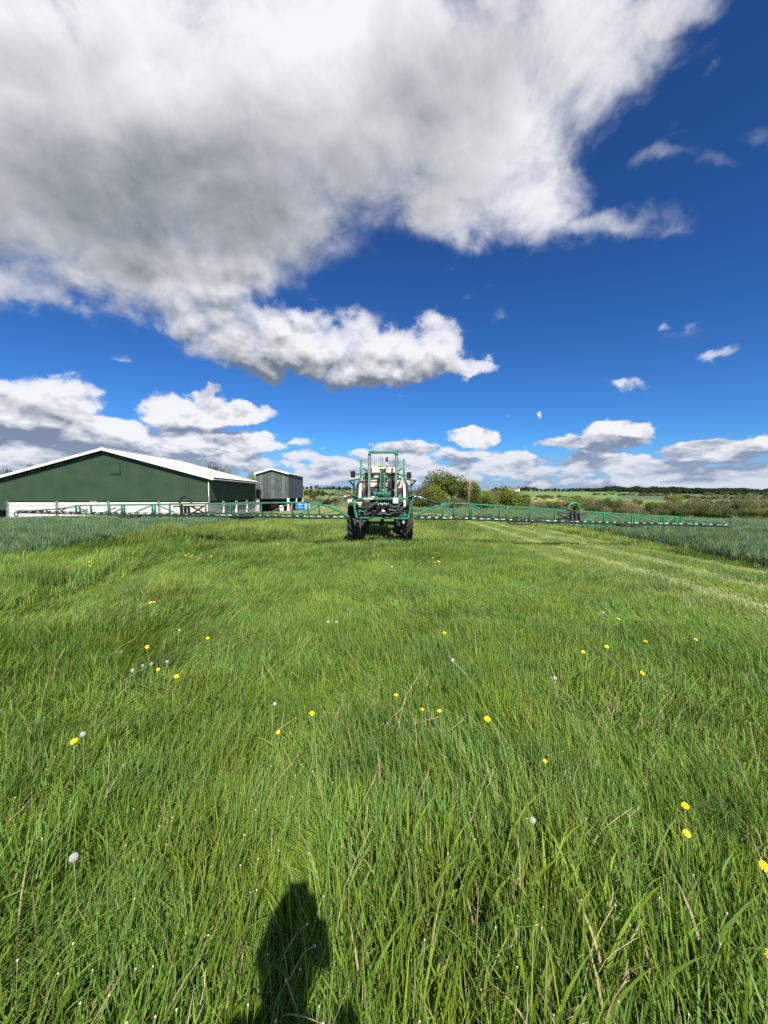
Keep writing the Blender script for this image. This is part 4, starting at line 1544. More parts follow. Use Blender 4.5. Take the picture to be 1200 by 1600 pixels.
    for k in range(7):
        b = MB()
        q = p(588 + k * 3.1, 789 + (k % 2), 12.22)
        b.tube([q, q + Vector((0, 0, 0.07))], 0.022, 8)
        b.tube([q + Vector((0, -0.03, 0.035)), q + Vector((0, 0.06, 0.035))], 0.016, 6)
        part(b, 'section_valve', 'steel' if k % 3 else 'white')
    b = MB()
    b.box(p(561.5, 782.8, 12.32), (0.21, 0.10, 0.15))
    part(b, 'rinse_box', 'cream')
    b = MB()
    b.tube([p(546.5, 780, 12.9), p(548.5, 790, 12.9)], 0.10, 14)
    b.box(p(551, 785, 12.7), (0.2, 0.35, 0.19))
    part(b, 'rinse_tank', 'cream')
    b = MB()
    b.box(p(618, 782.3, 12.17), (0.165, 0.02, 0.17))
    part(b, 'number_plate', 'white')
    b = MB()
    b.box(p(575.5, 779.4, 12.2), (0.30, 0.03, 0.045))
    part(b, 'reflector_strip', 'white')
    # hoses looping across the centre
    loops = [
        [(560, 792), (568, 794), (578, 793), (588, 787), (594, 785)],
        [(563, 797), (570, 799), (577, 795), (584, 790), (590, 787)],
        [(560, 800), (561, 808), (565, 814), (567, 816)],
        [(563, 800), (563, 808), (567, 813), (571, 814.5)],
        [(591, 794), (586, 801), (580, 808), (571, 814.5)],
        [(597, 799), (602, 803), (609, 804), (616, 800), (623, 793), (625, 786)],
        [(605, 790), (613, 794), (620, 792), (628, 793), (634, 792)],
        [(606, 786), (611, 790), (617, 792), (626, 788), (628, 782)],
        [(585, 801), (592, 804), (600, 803), (609, 801)],
        [(607, 796), (613, 797), (622, 798), (631, 793)],
        [(556, 788), (566, 791), (574, 791), (583, 793)],
        [(572, 801), (580, 799), (590, 798)],
    ]
    for i, lp in enumerate(loops):
        b = MB()
        pts = catmull([p(x, y, 12.08 + 0.05 * ((i * 3) % 5)) for x, y in lp], 5)
        b.tube(pts, 0.02 if i % 3 else 0.026, 6)
        part(b, 'hose', 'hose' if i % 2 else 'black')
    b = MB()
    pts = catmull([p(x, y, 12.1) for x, y in ((562, 797), (566, 799), (571, 798), (576, 792), (586, 786), (590, 783))], 5)
    b.tube(pts, 0.018, 6)
    part(b, 'hose', 'green')
    b = MB()
    b.tube([p(597, 797.5, 12.1), p(600.5, 800, 12.08)], 0.045, 10)
    part(b, 'filter_bowl', 'white')
    for px in (565.3, 622.8):
        b = MB()
        b.tube([p(px, 815.5, 12.6), p(px + 0.2, 821.5, 12.65)], [0.04, 0.05], 10)
        part(b, 'hose_end_weight', 'steel')
    b = MB()
    b.tube([p(630, 814, 12.7), p(631, 821, 12.7)], 0.035, 10)
    part(b, 'hydraulic_motor', 'steel')

    # ---- the two boom arms
    def arm(d, gm):
        root = part(MB().path_beam([p(*q) for q in d['knee']], 0.07, 0.07), 'boom_arm', 'green')
        sub = lambda mb, nm, m_='green': part(mb, nm, m_, root)
        sub(MB().path_beam([p(*q) for q in d['top']], 0.06, 0.05), 'top_chord')
        sub(MB().path_beam([p(q[0], q[1], BY) for q in d['bot']], 0.045, 0.035), 'bottom_chord')
        sub(MB().path_beam([p(q[0], q[1] - 0.6, BY + 0.42) for q in d['bot']], 0.05, 0.045), 'bottom_chord')
        g = MB()
        g.prism([p(*q) for q in d['gusset']], (0, -0.055, 0), (0, 0.055, 0))
        sub(g, 'gusset_plate')
        for (x, yt, yb) in d['vert']:
            m_ = MB()
            m_.beam(p(x, yt), p(x, yb), 0.04, 0.036)
            m_.beam(p(x, yt + 0.5), p(x + (2.2 if x < 600 else -2.2), yb - 1, BY + 0.42), 0.03, 0.035)
            m_.beam(p(x, yb), p(x, yb - .6, BY + 0.42), 0.035, 0.035)
            sub(m_, 'strut')
        for (a, k) in d['diag']:
            sub(MB().beam(p(*a), p(*k), 0.04, 0.035), 'diagonal_brace')
        r = d['ram']
        m_ = MB()
        m_.tube([p(*r[0]), p(*r[1])], 0.05, 12)
        ram = sub(m_, 'hydraulic_ram', 'black')
        m_ = MB()
        m_.tube([p(*r[1]), p(*r[2])], 0.026, 10)
        m_.tube([p(*r[2]), p(r[2][0], r[2][1] + 1.0)], 0.05, 8)
        sub(m_, 'ram_rod', 'chrome')
        m_ = MB()
        m_.tube(catmull([p(*q) for q in d['ramhose']], 5), 0.014, 5)
        sub(m_, 'ram_hose', 'black')
        # fold joint
        for bx in d['joint']:
            m_ = MB()
            if abs(bx[0] - bx[2]) < abs(bx[1] - bx[3]):
                m_.beam(p(bx[0], bx[1]), p(bx[2], bx[3]), bx[4] * 0.45, 0.14)
            else:
                m_.beam(p(bx[0], bx[1]), p(bx[2], bx[3]), 0.14, bx[4] * 0.75)
            sub(m_, 'fold_hinge', 'black' if bx[4] < 0.09 else 'dark_steel')
        m_ = MB()
        m_.tube(catmull([p(*q) for q in d['arch']], 6), 0.036, 8)
        sub(m_, 'hose_loop', d['archm'])
        # outer section
        sub(MB().path_beam([p(*q) for q in d['top2']], 0.05, 0.042), 'outer_top_chord', gm)
        sub(MB().path_beam([p(*q) for q in d['bot2']], 0.05, 0.04), 'outer_bottom_chord', gm)
        for (x, yt, yb) in d['vert2']:
            m_ = MB()
            m_.beam(p(x, yt), p(x, yb), 0.045, 0.04)
            m_.beam(p(x, yt + .5), p(x + (2 if x < 600 else -2), yb - 1, BY + 0.34), 0.03, 0.03)
            sub(m_, 'strut', gm)
        for (a, k) in d['diag2']:
            sub(MB().beam(p(*a), p(*k), 0.038, 0.034), 'diagonal_brace', gm)
        # breakaway tip
        sub(MB().path_beam([p(*q) for q in d['tip_top']], 0.05, 0.035), 'tip_chord', d['tipm'])
        sub(MB().path_beam([p(*q) for q in d['tip_bot']], 0.05, 0.035), 'tip_chord', d['tipm'])
        for (a, k) in d['tip_s']:
            sub(MB().beam(p(*a), p(*k), 0.035, 0.03), 'strut', d['tipm'])
        sub(MB().tube(catmull([p(*q) for q in d['hoop']], 5), 0.017, 6), 'tip_hoop', 'black')
        for s in d['skid']:
            sub(MB().tube(catmull([p(*q) for q in s], 4), 0.028, 6), 'skid', 'dark_steel')
        # spray line, nozzles and feed hose
        line = d['bot'] + d['bot2'][1:] + d['tip_bot'][1:]
        xs = [q[0] for q in line]
        ys = [q[1] for q in line]
        if xs[0] > xs[-1]:
            fy = lambda x: float(np.interp(-x, [-v for v in xs], ys))
        else:
            fy = lambda x: float(np.interp(x, xs, ys))
        lo, hi = min(xs), max(xs)
        pts = [p(lo + (hi - lo) * i / 40, fy(lo + (hi - lo) * i / 40) - 2.2, BY - 0.07) for i in range(41)]
        sub(MB().tube(pts, 0.016, 6), 'spray_line', 'steel')
        wv = random.Random(11 if lo < 600 else 12)
        k = 0
        x = lo + 6
        while x < hi - 3:
            y = fy(x)
            m_ = MB()
            c = p(x, y - 2.0, BY - 0.10)
            m_.box(c, (0.038, 0.035, 0.045))
            m_.tube([c, c + Vector((0.025, -0.02, -0.075))], [0.016, 0.010], 8)
            m_.tube([c + Vector((-0.08, 0, 0.02)), c + Vector((0.07, 0, 0.03))], 0.012, 6)
            sub(m_, 'nozzle', 'black')
            if wv.random() < 0.42 and abs(x - 597) > 75:
                sub(MB().box(c + Vector((0.26, 0.01, 0.0)), (wv.uniform(.16, .3), 0.03, 0.035)), 'line_cover', 'line_pipe' if wv.random() < 0.6 else 'hose')
            x += 11.6
            k += 1
        seg = 26
        hp = []
        for i in range(seg + 1):
            x = d['hose'][0] + (d['hose'][1] - d['hose'][0]) * i / seg
            hp.append(p(x, fy(x) - 5.2 + 1.6 * math.sin(i * 1.7) * (0.4 + 0.6 * wv.random()), BY + 0.12))
        sub(MB().tube(catmull(hp, 3), 0.018, 6), 'feed_hose', 'black')

    left = dict(
        knee=[(545, 808.5), (539, 803), (530, 798.5), (514, 791.5), (498, 785.8)], top=[(498, 784.8), (400, 786), (265, 787.5)], bot=[(546, 810), (400, 807.8), (281, 806)],
        gusset=[(478, 783.4), (498, 783), (504, 788.5), (500, 790.5), (494, 788)],
        vert=[(498, 787, 809), (481, 786, 809), (456, 786, 808.7), (408, 786.5, 808), (360, 787, 807.2), (321, 787.4, 806.6)],
        diag=[((321, 806), (356, 787)), ((361, 807), (405, 786.5)), ((409, 807.5), (453, 786)), ((457, 808), (479, 797)), ((470, 808), (497, 791)), ((500, 808.5), (524, 797))],
        ram=[(504, 787), (526, 779.2), (547, 774)], ramhose=[(509, 784), (520, 771.5), (535, 767), (546, 772), (549, 776)],
        joint=[(272, 791.6, 320, 790.5, 0.05), (283, 788, 284, 805, 0.09), (289, 791, 290, 806, 0.10), (294, 790, 296, 804, 0.06), (298, 791, 318, 801, 0.03), (318, 791, 299, 803, 0.03)],
        arch=[(281, 789), (281.5, 781), (286, 776.5), (292, 775.8), (297, 779), (299.5, 785)], archm='black',
        top2=[(300, 786.2), (285, 787.6), (190, 788.7), (118, 790)], bot2=[(281, 806), (200, 804.5), (118, 803)],
        vert2=[(118.5, 789, 803), (124.5, 790, 803), (142, 789.8, 803.2), (171, 789, 804), (190, 789, 804.3), (194, 789, 804.4), (238, 788.5, 805), (242, 788.5, 805.1), (265, 788, 805.6)],
        diag2=[((122, 802.5), (137, 795.5)), ((157, 803), (181, 793)), ((172, 803), (195, 793)), ((205, 803.5), (237, 789.5)), ((246, 789.5), (272, 800)), ((140, 801), (121, 793))],
        tip_top=[(118, 791.5), (90, 795.2), (60, 797.6), (28, 798.8)], tip_bot=[(118, 803), (70, 802), (24, 801)],
        tip_s=[((73, 796.8), (73, 802)), ((103, 793.5), (92, 802)), ((60, 797.5), (48, 801.5)), ((92, 795), (100, 802.5)), ((30, 798), (42, 801.5)), ((34, 797.6), (56, 801))],
        tipm='green_dark', hoop=[(22.5, 801), (22.8, 805), (25, 807.2), (27.6, 805.5), (28, 801)],
        skid=[[(184.5, 803.5), (186, 807), (192, 807.6), (214, 807.6), (219, 806.8), (221, 804)], [(360, 806), (362, 809), (370, 809.3), (390, 809.2), (396, 808.4), (397, 804.5)]],
        hose=(300, 545))
    right = dict(
        knee=[(648, 809), (652, 804.5), (660, 800.5), (676, 793.5), (691, 787.2)], top=[(690, 785.5), (740, 788), (800, 791.8), (884, 797.8)], bot=[(648, 810.5), (735, 812.2), (800, 814.6), (893, 817)],
        gusset=[(710, 785.6), (692, 784.4), (685, 790.5), (689, 792.5), (696, 790)],
        vert=[(693, 788, 811.5), (710.5, 788, 811.8), (735, 789, 812.2), (738.3, 789, 812.3), (781, 791.5, 814), (829, 795, 815.5), (867.5, 797.5, 816.5)],
        diag=[((695, 792), (721, 804.5)), ((739, 789.5), (772, 807)), ((784, 792.5), (818, 809)), ((832, 796), (862, 811)), ((672, 797), (686, 807)), ((762, 800), (775, 812))],
        ram=[(689, 788.5), (668, 780.8), (648, 774.8)], ramhose=[(648, 776), (655, 769.5), (664, 771.5), (673, 778)],
        joint=[(872, 801.5, 914, 803.5, 0.055), (892, 799, 892, 816, 0.08), (898, 798, 899, 817, 0.11), (904, 801, 904.5, 815, 0.07), (873, 804, 896, 814, 0.03), (897, 802, 874, 813, 0.03)],
        arch=[(887, 796), (889.5, 790), (894, 786.6), (899.5, 786.2), (904, 789), (905.2, 797)], archm='green',
        top2=[(905, 798.6), (945, 801.6), (1000, 804.8), (1059, 807.6)], bot2=[(893, 817), (960, 818.6), (1058, 820.5)],
        vert2=[(943.8, 802, 818.2), (946.4, 802, 818.3), (988, 804.5, 819), (992, 804.5, 819.1), (1033, 806.5, 819.9), (1037, 806.5, 820), (1055.5, 807, 820.4), (1057.8, 807, 820.4), (1064, 809, 820.5)],
        diag2=[((910, 815.5), (942, 803)), ((949, 803.5), (981, 814.5)), ((994, 806), (1030, 817)), ((1040, 817), (1053, 809)), ((918, 812), (936, 816))],
        tip_top=[(1062, 806.8), (1066, 811), (1090, 813), (1136, 816.2)], tip_bot=[(1058, 820.5), (1100, 821.5), (1140, 823)],
        tip_s=[((1076, 812.5), (1077, 820.5)), ((1085, 813), (1084, 820.5)), ((1103, 814.5), (1104, 821)), ((1122, 815.5), (1130, 822))],
        tipm='green', hoop=[(1128, 816), (1134, 814.5), (1140, 815), (1142, 817.5), (1138, 820)],
        skid=[[(793, 813.5), (795, 817), (801, 818.6), (824, 819), (830, 818), (831.5, 815)], [(963, 818.5), (967, 821.2), (1000, 822.4), (1005, 819.5)]],
        hose=(650, 890))
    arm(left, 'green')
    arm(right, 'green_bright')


def catmull(pts, n):
    pts = [Vector(q) for q in pts]
    out = []
    for i in range(len(pts) - 1):
        p0 = pts[max(i - 1, 0)]
        p1, p2 = pts[i], pts[i + 1]
        p3 = pts[min(i + 2, len(pts) - 1)]
        for k in range(n):
            t = k / n
            out.append(0.5 * ((2 * p1) + (p2 - p0) * t + (2 * p0 - 5 * p1 + 4 * p2 - p3) * t * t + (3 * p1 - 3 * p2 + p3 - p0) * t ** 3))
    out.append(pts[-1])
    return out


sprayer()


# ------------------------------------------------------------------ trees, bushes and hedges
def crown_material(name, dark, lite, trans=0.25):
    m = bpy.data.materials.new(name)
    m.use_nodes = True
    w = NT(m.node_tree)
    w.n.clear()
    out = w.n.new('ShaderNodeOutputMaterial')
    at = w.n.new('ShaderNodeAttribute')
    at.attribute_name = 'leaf'
    oi = w.n.new('ShaderNodeObjectInfo').outputs['Random']
    c = w.mix(at.outputs['Fac'], dark, lite)
    c = w.vec('SCALE', c, w.math('MULTIPLY_ADD', oi, 0.4, 0.8))
    d = w.n.new('ShaderNodeBsdfDiffuse')
    w.l.new(c, d.inputs[0])
    tr = w.n.new('ShaderNodeBsdfTranslucent')
    w.l.new(w.mix(1.0, c, (1.1, 1.2, 0.6), 'MULTIPLY'), tr.inputs[0])
    mx = w.n.new('ShaderNodeMixShader')
    mx.inputs[0].default_value = trans
    w.l.new(d.outputs[0], mx.inputs[1])
    w.l.new(tr.outputs[0], mx.inputs[2])
    w.l.new(mx.outputs[0], out.inputs[0])
    return m


LM = {
    'oak': crown_material('oak_leaf', (0.055, 0.075, 0.018), (0.13, 0.155, 0.04)),
    'lime': crown_material('spring_leaf', (0.085, 0.115, 0.02), (0.19, 0.22, 0.05)),
    'green': crown_material('hedge_leaf', (0.05, 0.075, 0.022), (0.12, 0.15, 0.05)),
    'brown': crown_material('budding_twig', (0.12, 0.115, 0.055), (0.25, 0.235, 0.12)),
    'red': crown_material('reddish_twig', (0.12, 0.08, 0.055), (0.23, 0.165, 0.105)),
    'dark': crown_material('dark_needle', (0.022, 0.036, 0.018), (0.05, 0.07, 0.035)),
    'grey': crown_material('grey_green_leaf', (0.10, 0.11, 0.06), (0.20, 0.20, 0.11)),
}


def crown_mesh(name, kind, nleaf, size, seed, lobes=9, squash=0.8, gap=0.5, wide=1.0):
    """leaf-sized faces spread through several uneven lobes; unit crown, radius about 1, base at z = 0, top near 2*squash"""
    g = np.random.default_rng(seed)
    L = []
    for i in range(lobes):
        a = g.random() * 6.28
        r = 0.62 * math.sqrt(g.random())
        zc = squash * (0.5 + 1.0 * g.random() * (1 - 0.5 * r))
        L.append((r * math.cos(a) * wide, r * math.sin(a), zc, g.uniform(0.28, 0.52)))
    L.append((0, 0, squash * 0.95, 0.55))
    w = np.array([l[3] ** 2 for l in L])
    w /= w.sum()
    pick = g.choice(len(L), nleaf, p=w)
    Lc = np.array(L)
    d = g.normal(size=(nleaf, 3))
    d /= np.linalg.norm(d, axis=1)[:, None]
    rad = Lc[pick, 3] * (0.45 + 0.62 * g.random(nleaf) ** 0.6)
    c = Lc[pick, :3] + d * rad[:, None] * np.array([1, 1, 0.85])
    # clumping: carve gaps with a smooth noise
    nn = np.array([mnoise.noise(Vector(q * 3.3) + Vector((seed, 0, 0))) for q in c])
    keep = nn > (-0.5 + gap * 0.6)
    c, d, nn = c[keep], d[keep], nn[keep]
    n = len(c)
    nor = d + g.normal(size=(n, 3)) * 0.6
    nor /= np.linalg.norm(nor, axis=1)[:, None]
    t1 = np.cross(nor, g.normal(size=(n, 3)))
    t1 /= np.linalg.norm(t1, axis=1)[:, None]
    t2 = np.cross(nor, t1)
    s = (size * g.uniform(0.55, 1.35, n))[:, None]
    v = np.stack([c - t1 * s, c - t2 * s * 0.62, c + t1 * s, c + t2 * s * 0.62], 1).reshape(-1, 3)
    v[:, 2] = np.maximum(v[:, 2], 0.02)
    me = bpy.data.meshes.new(name)
    me.from_pydata(v.tolist(), [], np.arange(4 * n).reshape(n, 4).tolist())
    tone = np.clip(0.5 + 0.55 * nn + g.normal(0, 0.22, n), 0, 1)
    a = me.attributes.new('leaf', 'FLOAT', 'POINT')
    a.data.foreach_set('value', np.repeat(tone, 4).astype(np.float32))
    me.materials.append(LM[kind])
    return me


def trunk_mesh(name, seed, limbs=6, h=1.0, r=0.07, fork=0.35):
    r_ = random.Random(seed)
    b = MB()
    top = Vector((r_.uniform(-.08, .08), r_.uniform(-.08, .08), h * 0.75))
    mid = Vector((r_.uniform(-.05, .05), r_.uniform(-.05, .05), h * fork))
    b.tube([(0, 0, -0.08), (0, 0, 0.04), mid, top], [r * 1.35, r, r * 0.8, r * 0.25], 7)
    for i in range(limbs):
        a = 6.28 * i / limbs + r_.uniform(-.4, .4)
        z0 = h * r_.uniform(fork * 0.8, 0.62)
        p0 = Vector((0, 0, 0)).lerp(top, z0 / (h * 0.75))
        d = Vector((math.cos(a), math.sin(a), 0))
        L = r_.uniform(0.35, 0.75)
        p1 = p0 + d * L * 0.5 + Vector((0, 0, 0.22))
        p2 = p0 + d * L + Vector((0, 0, r_.uniform(0.3, 0.65)))
        b.tube([p0, p1, p2], [r * 0.5, r * 0.34, r * 0.08], 5)
        for s in (-1, 1):
            b.tube([p1, p1 + (p2 - p1) * 0.6 + Vector((-d.y, d.x, 0.3)) * 0.22 * s], [r * 0.25, r * 0.05], 4)
    return b.mesh(name, M['bark'])


CR, TRK = {}, []
for i in range(4):
    TRK.append(trunk_mesh('trunk_kind', 300 + i, 7))
for k, (nl, sz, sq, gp, lb) in {'oak': (15000, 0.032, 0.80, 0.55, 16), 'lime': (6500, 0.036, 0.78, 0.3, 10), 'green': (6000, 0.036, 0.78, 0.4, 10),
                                'brown': (6500, 0.026, 0.80, 0.55, 10), 'red': (4200, 0.032, 0.75, 0.5, 10), 'dark': (1500, 0.07, 0.8, 0.3, 8), 'grey': (3800, 0.038, 0.75, 0.45, 9)}.items():
    CR[k] = [crown_mesh('crown_kind', k, nl, sz, 400 + 13 * i + len(k), lb, sq, gp) for i in range(3)]
LO = {k: [crown_mesh('far_crown_kind', k, 420, 0.13, 700 + 7 * i + len(k), 6, 0.72, 0.25) for i in range(2)] for k in ('green', 'brown', 'dark', 'grey', 'lime')}
RB = random.Random(99)


ORD = ['first', 'second', 'third', 'fourth', 'fifth', 'sixth', 'seventh', 'eighth', 'ninth', 'tenth', 'eleventh', 'twelfth', 'thirteenth', 'fourteenth', 'fifteenth', 'sixteenth', 'seventeenth', 'eighteenth', 'nineteenth', 'twentieth', 'twenty first', 'twenty second', 'twenty third', 'twenty fourth', 'twenty fifth', 'twenty sixth']


def tree(name, kind, px, top, Y, halfw, label, group=None, base=None, cat='tree', far=False, lift=0.12):
    """px: where it stands in the view, top: height of its top there; the tree is built at that distance at full size"""
    x = P(px, 780, Y).x
    zb = Hf(x, Y) - 0.1
    zt = P(px, top, Y).z
    h = max(zt - zb, 0.8)
    root = thing(name, (x, Y, zb), label, cat, group)
    src = (LO if far else CR)[kind]
    me = src[RB.randrange(len(src))]
    rx = halfw / 600 * Y * 1.15
    zsc = h * (1 - lift) / (1.36 if not far else 1.3)
    rot = RB.uniform(0, 6.28)
    link_mesh('crown', me, root, (0, 0, h * lift), rot, (rx, rx, zsc))
    if not far:
        link_mesh('trunk', TRK[RB.randrange(4)], root, (0, 0, 0), rot + 1, (rx * 0.75, rx * 0.75, h * 0.66))
    else:
        b = MB()
        b.tube([(0, 0, -0.3), (0, 0, h * 0.5)], [0.25, 0.15], 5)
        o = b.build('trunk', M['bark'])
        o.parent = root
    return root


def plants():
    # the oak behind the right boom and the bushes round it
    tree('oak_tree', 'oak', 705, 735.5, 112, 41, 'tall dark oak with gaps in its crown behind the right boom', lift=0.18)
    tree('bush', 'red', 655, 756, 108, 22, 'reddish brown bare bush just right of the sprayer', cat='bush', lift=0.02)
    tree('bush', 'lime', 678, 757, 104, 26, 'yellow green bush at the left foot of the oak', cat='bush', lift=0.0)
    tree('bush', 'green', 660, 776, 98, 17, 'low dark green bush below the reddish bush', cat='bush', lift=0.0)
    tree('bush', 'oak', 732, 752, 109, 24, 'dark green tree leaning against the right flank of the oak', cat='tree', lift=0.04)
    tree('bush', 'grey', 712, 776, 102, 26, 'grey green scrub under the middle of the oak', cat='bush', lift=0.0)
    tree('bush', 'lime', 756, 763, 112, 22, 'light green rounded bush right of the oak', cat='bush', lift=0.0)
    tree('bush', 'lime', 790, 760, 118, 26, 'broad yellow green dome shaped tree right of the oak group', cat='tree', lift=0.02)
    tree('bush', 'brown', 771, 764, 114, 16, 'brownish bush between the two light green domes', cat='bush', lift=0.0)
    tree('bush', 'green', 812, 772, 122, 15, 'small olive bush at the right end of the oak group', cat='bush', lift=0.0)
    # bare young tree in front of the oak
    x, Y = P(732.5, 780, 100).x, 100
    zb = Hf(x, Y)
    b = MB()
    top = P(732, 742, Y).z - zb
    b.tube([(0, 0, -0.1), (0.05, 0, top * 0.5), (0.1, 0, top)], [0.12, 0.08, 0.015], 6)
    root = thing('bare_tree', (x, Y, zb), 'thin bare pale tree standing in front of the oak', 'tree')
    o = b.build('trunk', M['straw'])
    o.parent = root
    b = MB()
    r_ = random.Random(3)
    for i in range(46):
        z0 = top * r_.uniform(0.3, 0.97)
        a = r_.uniform(0, 6.28)
        L = (top - z0) * 0.35 + 0.35
        p0 = Vector((0.1 * z0 / top, 0, z0))
        p1 = p0 + Vector((math.cos(a) * L * 0.6, math.sin(a) * L * 0.6, L * 0.8))
        b.tube([p0, p1], [0.025, 0.008], 4)
        b.tube([p0.lerp(p1, 0.5), p0.lerp(p1, 0.5) + Vector((math.cos(a + 1) * 0.3, math.sin(a + 1) * 0.3, 0.4))], [0.012, 0.006], 4)
    o = b.build('branches', M['straw'])
    o.parent = root
    # hedge of trees along the far side of the right-hand wheat
    r_ = random.Random(21)
    hedge = [(824, 778, 122, 14, 'brown'), (843, 781, 124, 13, 'grey'), (862, 782, 125, 14, 'green'), (880, 779, 126, 14, 'grey'), (898, 776, 127, 16, 'lime'), (917, 774.5, 128, 17, 'brown'),
             (936, 780, 128, 14, 'grey'), (952, 777, 128, 15, 'green'), (968, 780, 128, 15, 'red'), (984, 782, 128, 14, 'brown'), (1000, 783, 128, 14, 'grey'), (1016, 782, 127, 15, 'green'),
             (1030, 780, 127, 15, 'grey'), (1046, 781, 126, 16, 'brown'), (1062, 784, 125, 14, 'grey'), (1076, 781, 124, 16, 'brown'), (1092, 780, 123, 17, 'red'), (1108, 781, 122, 17, 'grey'),
             (1124, 782, 121, 16, 'grey'), (1137, 792, 119, 12, 'green'), (1166, 793, 116, 12, 'green'), (1180, 794, 115, 12, 'lime'), (1196, 795, 114, 13, 'green'), (1212, 790, 113, 16, 'brown'), (1232, 788, 113, 16, 'grey')]
    words = ['shortest', 'thickest', 'roundest']
    for i, (px, tp, Y, hw, kd) in enumerate(hedge):
        col = {'brown': 'brown barely leafing', 'grey': 'grey green', 'red': 'reddish brown', 'green': 'leafy green', 'lime': 'fresh yellow green'}[kd]
        tree('hedge_tree', kd, px, tp, Y, hw * 1.05, '%s tree from the left in the hedge beyond the right wheat, %s' % (ORD[i], col), 'trees in the hedge beyond the right wheat', lift=0.0)
        if r_.random() < 0.9:
            k2 = r_.choice(['brown', 'green', 'grey'])
            tree('hedge_bush', k2, px + r_.uniform(5, 9), tp + r_.uniform(9, 15), Y - r_.uniform(3, 5), hw * 0.8, 'low %s bush in front of the %s hedge tree beyond the right wheat' % ({'brown': 'brown', 'green': 'green', 'grey': 'grey green'}[k2], ORD[i]),
                 'low bushes at the foot of the hedge', cat='bush', lift=0.0)
    # single trees in the valley
    tree('round_tree', 'lime', 1056, 774.5, 215, 13, 'bright yellow green round tree rising above the brown hedge', lift=0.05)
    tree('bare_crown_tree', 'brown', 1178, 771, 230, 18, 'large pale brown tree beyond the hedge near the right edge', lift=0.12)
    tree('bare_crown_tree', 'grey', 1150, 776, 240, 12, 'smaller grey tree left of the large pale brown one', lift=0.08)
    # far bushes dotted along field edges
    rows = [
        (815, 905, 774.0, 6.0, 820, ('green', 'grey'), 9, 'along the top of the yellow green field'), (840, 900, 777.5, 5, 700, ('brown', 'green'), 6, 'inside the lower yellow green field'),
        (905, 1000, 778.0, 6.5, 560, ('green', 'grey', 'brown'), 11, 'below the bright green hill field'), (1075, 1200, 778.0, 6.5, 480, ('brown', 'grey'), 12, 'in the valley behind the brown hedge'),
        (930, 1060, 770.5, 4.5, 1200, ('green', 'grey'), 16, 'right of the bright green hill field'), (1040, 1200, 773.0, 5, 900, ('grey', 'brown', 'green'), 18, 'below the long dark wood'),
        (1100, 1200, 769.5, 4, 1400, ('grey', 'green'), 12, 'at the near foot of the dark wood'),
        (800, 880, 770.0, 3.6, 1400, ('green', 'dark'), 12, 'on the slope below the white farmhouse'), (880, 1000, 767.0, 3.4, 1700, ('green', 'grey', 'dark'), 16, 'along the top of the bright green hill'),
    ]
    for ri, (a, b_, tp, sz, Y, kinds, n, place) in enumerate(rows):
        for i in range(n):
            px = a + (b_ - a) * (i + r_.uniform(-.35, .35)) / max(n - 1, 1)
            tree('field_bush', r_.choice(kinds), px, tp + r_.uniform(-1.5, 1.5), Y * r_.uniform(0.95, 1.06), sz * r_.uniform(0.8, 1.35),
                 '%s bush from the left in the row %s' % (ORD[i], place), 'bushes along far field edges', cat='bush', far=True, lift=-0.12)
    # left of the sprayer: small tree, rough hedges, hilltop trees
    tree('small_tree', 'green', 489, 767.5, 150, 7, 'small round tree standing alone right of the grey shed', lift=0.25)
    tree('bush', 'brown', 545, 765.5, 135, 20, 'big olive brown bush left of the sprayer above the boom ram', cat='bush', lift=0.0)
    tree('bush', 'brown', 478, 776, 140, 12, 'reddish scrub beside the grey shed wall', cat='bush', lift=0.0)
    for i, (px, tp, Y, hw, kd) in enumerate([(497, 777, 138, 12, 'grey'), (511, 779, 132, 10, 'green'), (524, 777, 136, 12, 'brown'), (562, 774, 134, 14, 'green'), (580, 778, 130, 14, 'grey'), (600, 777, 132, 14, 'green'), (620, 776, 132, 14, 'brown'), (638, 776, 128, 12, 'grey')]):
        tree('hedge_bush', kd, px, tp, Y, hw, '%s bush from the left in the rough hedge behind the sprayer, %s' % (ORD[i], {'grey': 'grey green', 'green': 'green', 'brown': 'brown'}[kd]), 'bushes in the rough hedge behind the sprayer', cat='bush', lift=0.0)
    for (a, b_, tp, sz, Y, n) in ((478, 506, 763.5, 3.6, 640, 9), (504, 545, 769.5, 3.4, 700, 11)):
        for i in range(n):
            px = a + (b_ - a) * i / (n - 1) + r_.uniform(-1, 1)
            tree('field_bush', r_.choice(['dark', 'green']), px, tp + r_.uniform(-1, 1.5) + (i / n) * 2, Y, sz * r_.uniform(0.8, 1.2), '%s bush from the left in the %s hedge crossing the hill left of the sprayer' % (ORD[i], 'upper' if tp < 766 else 'lower'), 'hedge bushes on the left hill', cat='bush', far=True, lift=-0.12)
    sky_l = ((474, 759, 2.5), (480, 760, 3), (486, 758.5, 3.0), (494, 757.5, 4.0), (500, 761, 3.4), (507, 761, 3), (511, 759, 3.6), (516, 760, 3), (521, 759, 3.4), (526, 760, 3), (531, 759, 3.4), (536, 760.5, 3), (541, 757.8, 4.8), (547, 760.5, 3), (553, 759.5, 3.4), (560, 760.5, 3.4), (566, 760, 3.4))
    for i, (px, tp, hw) in enumerate(sky_l):
        tree('hilltop_tree', 'dark' if i % 3 else 'green', px, tp, 1150, hw, '%s tree from the left on the skyline of the hill left of the sprayer' % ORD[i], 'hilltop trees left of the sprayer', far=True, lift=-0.12)
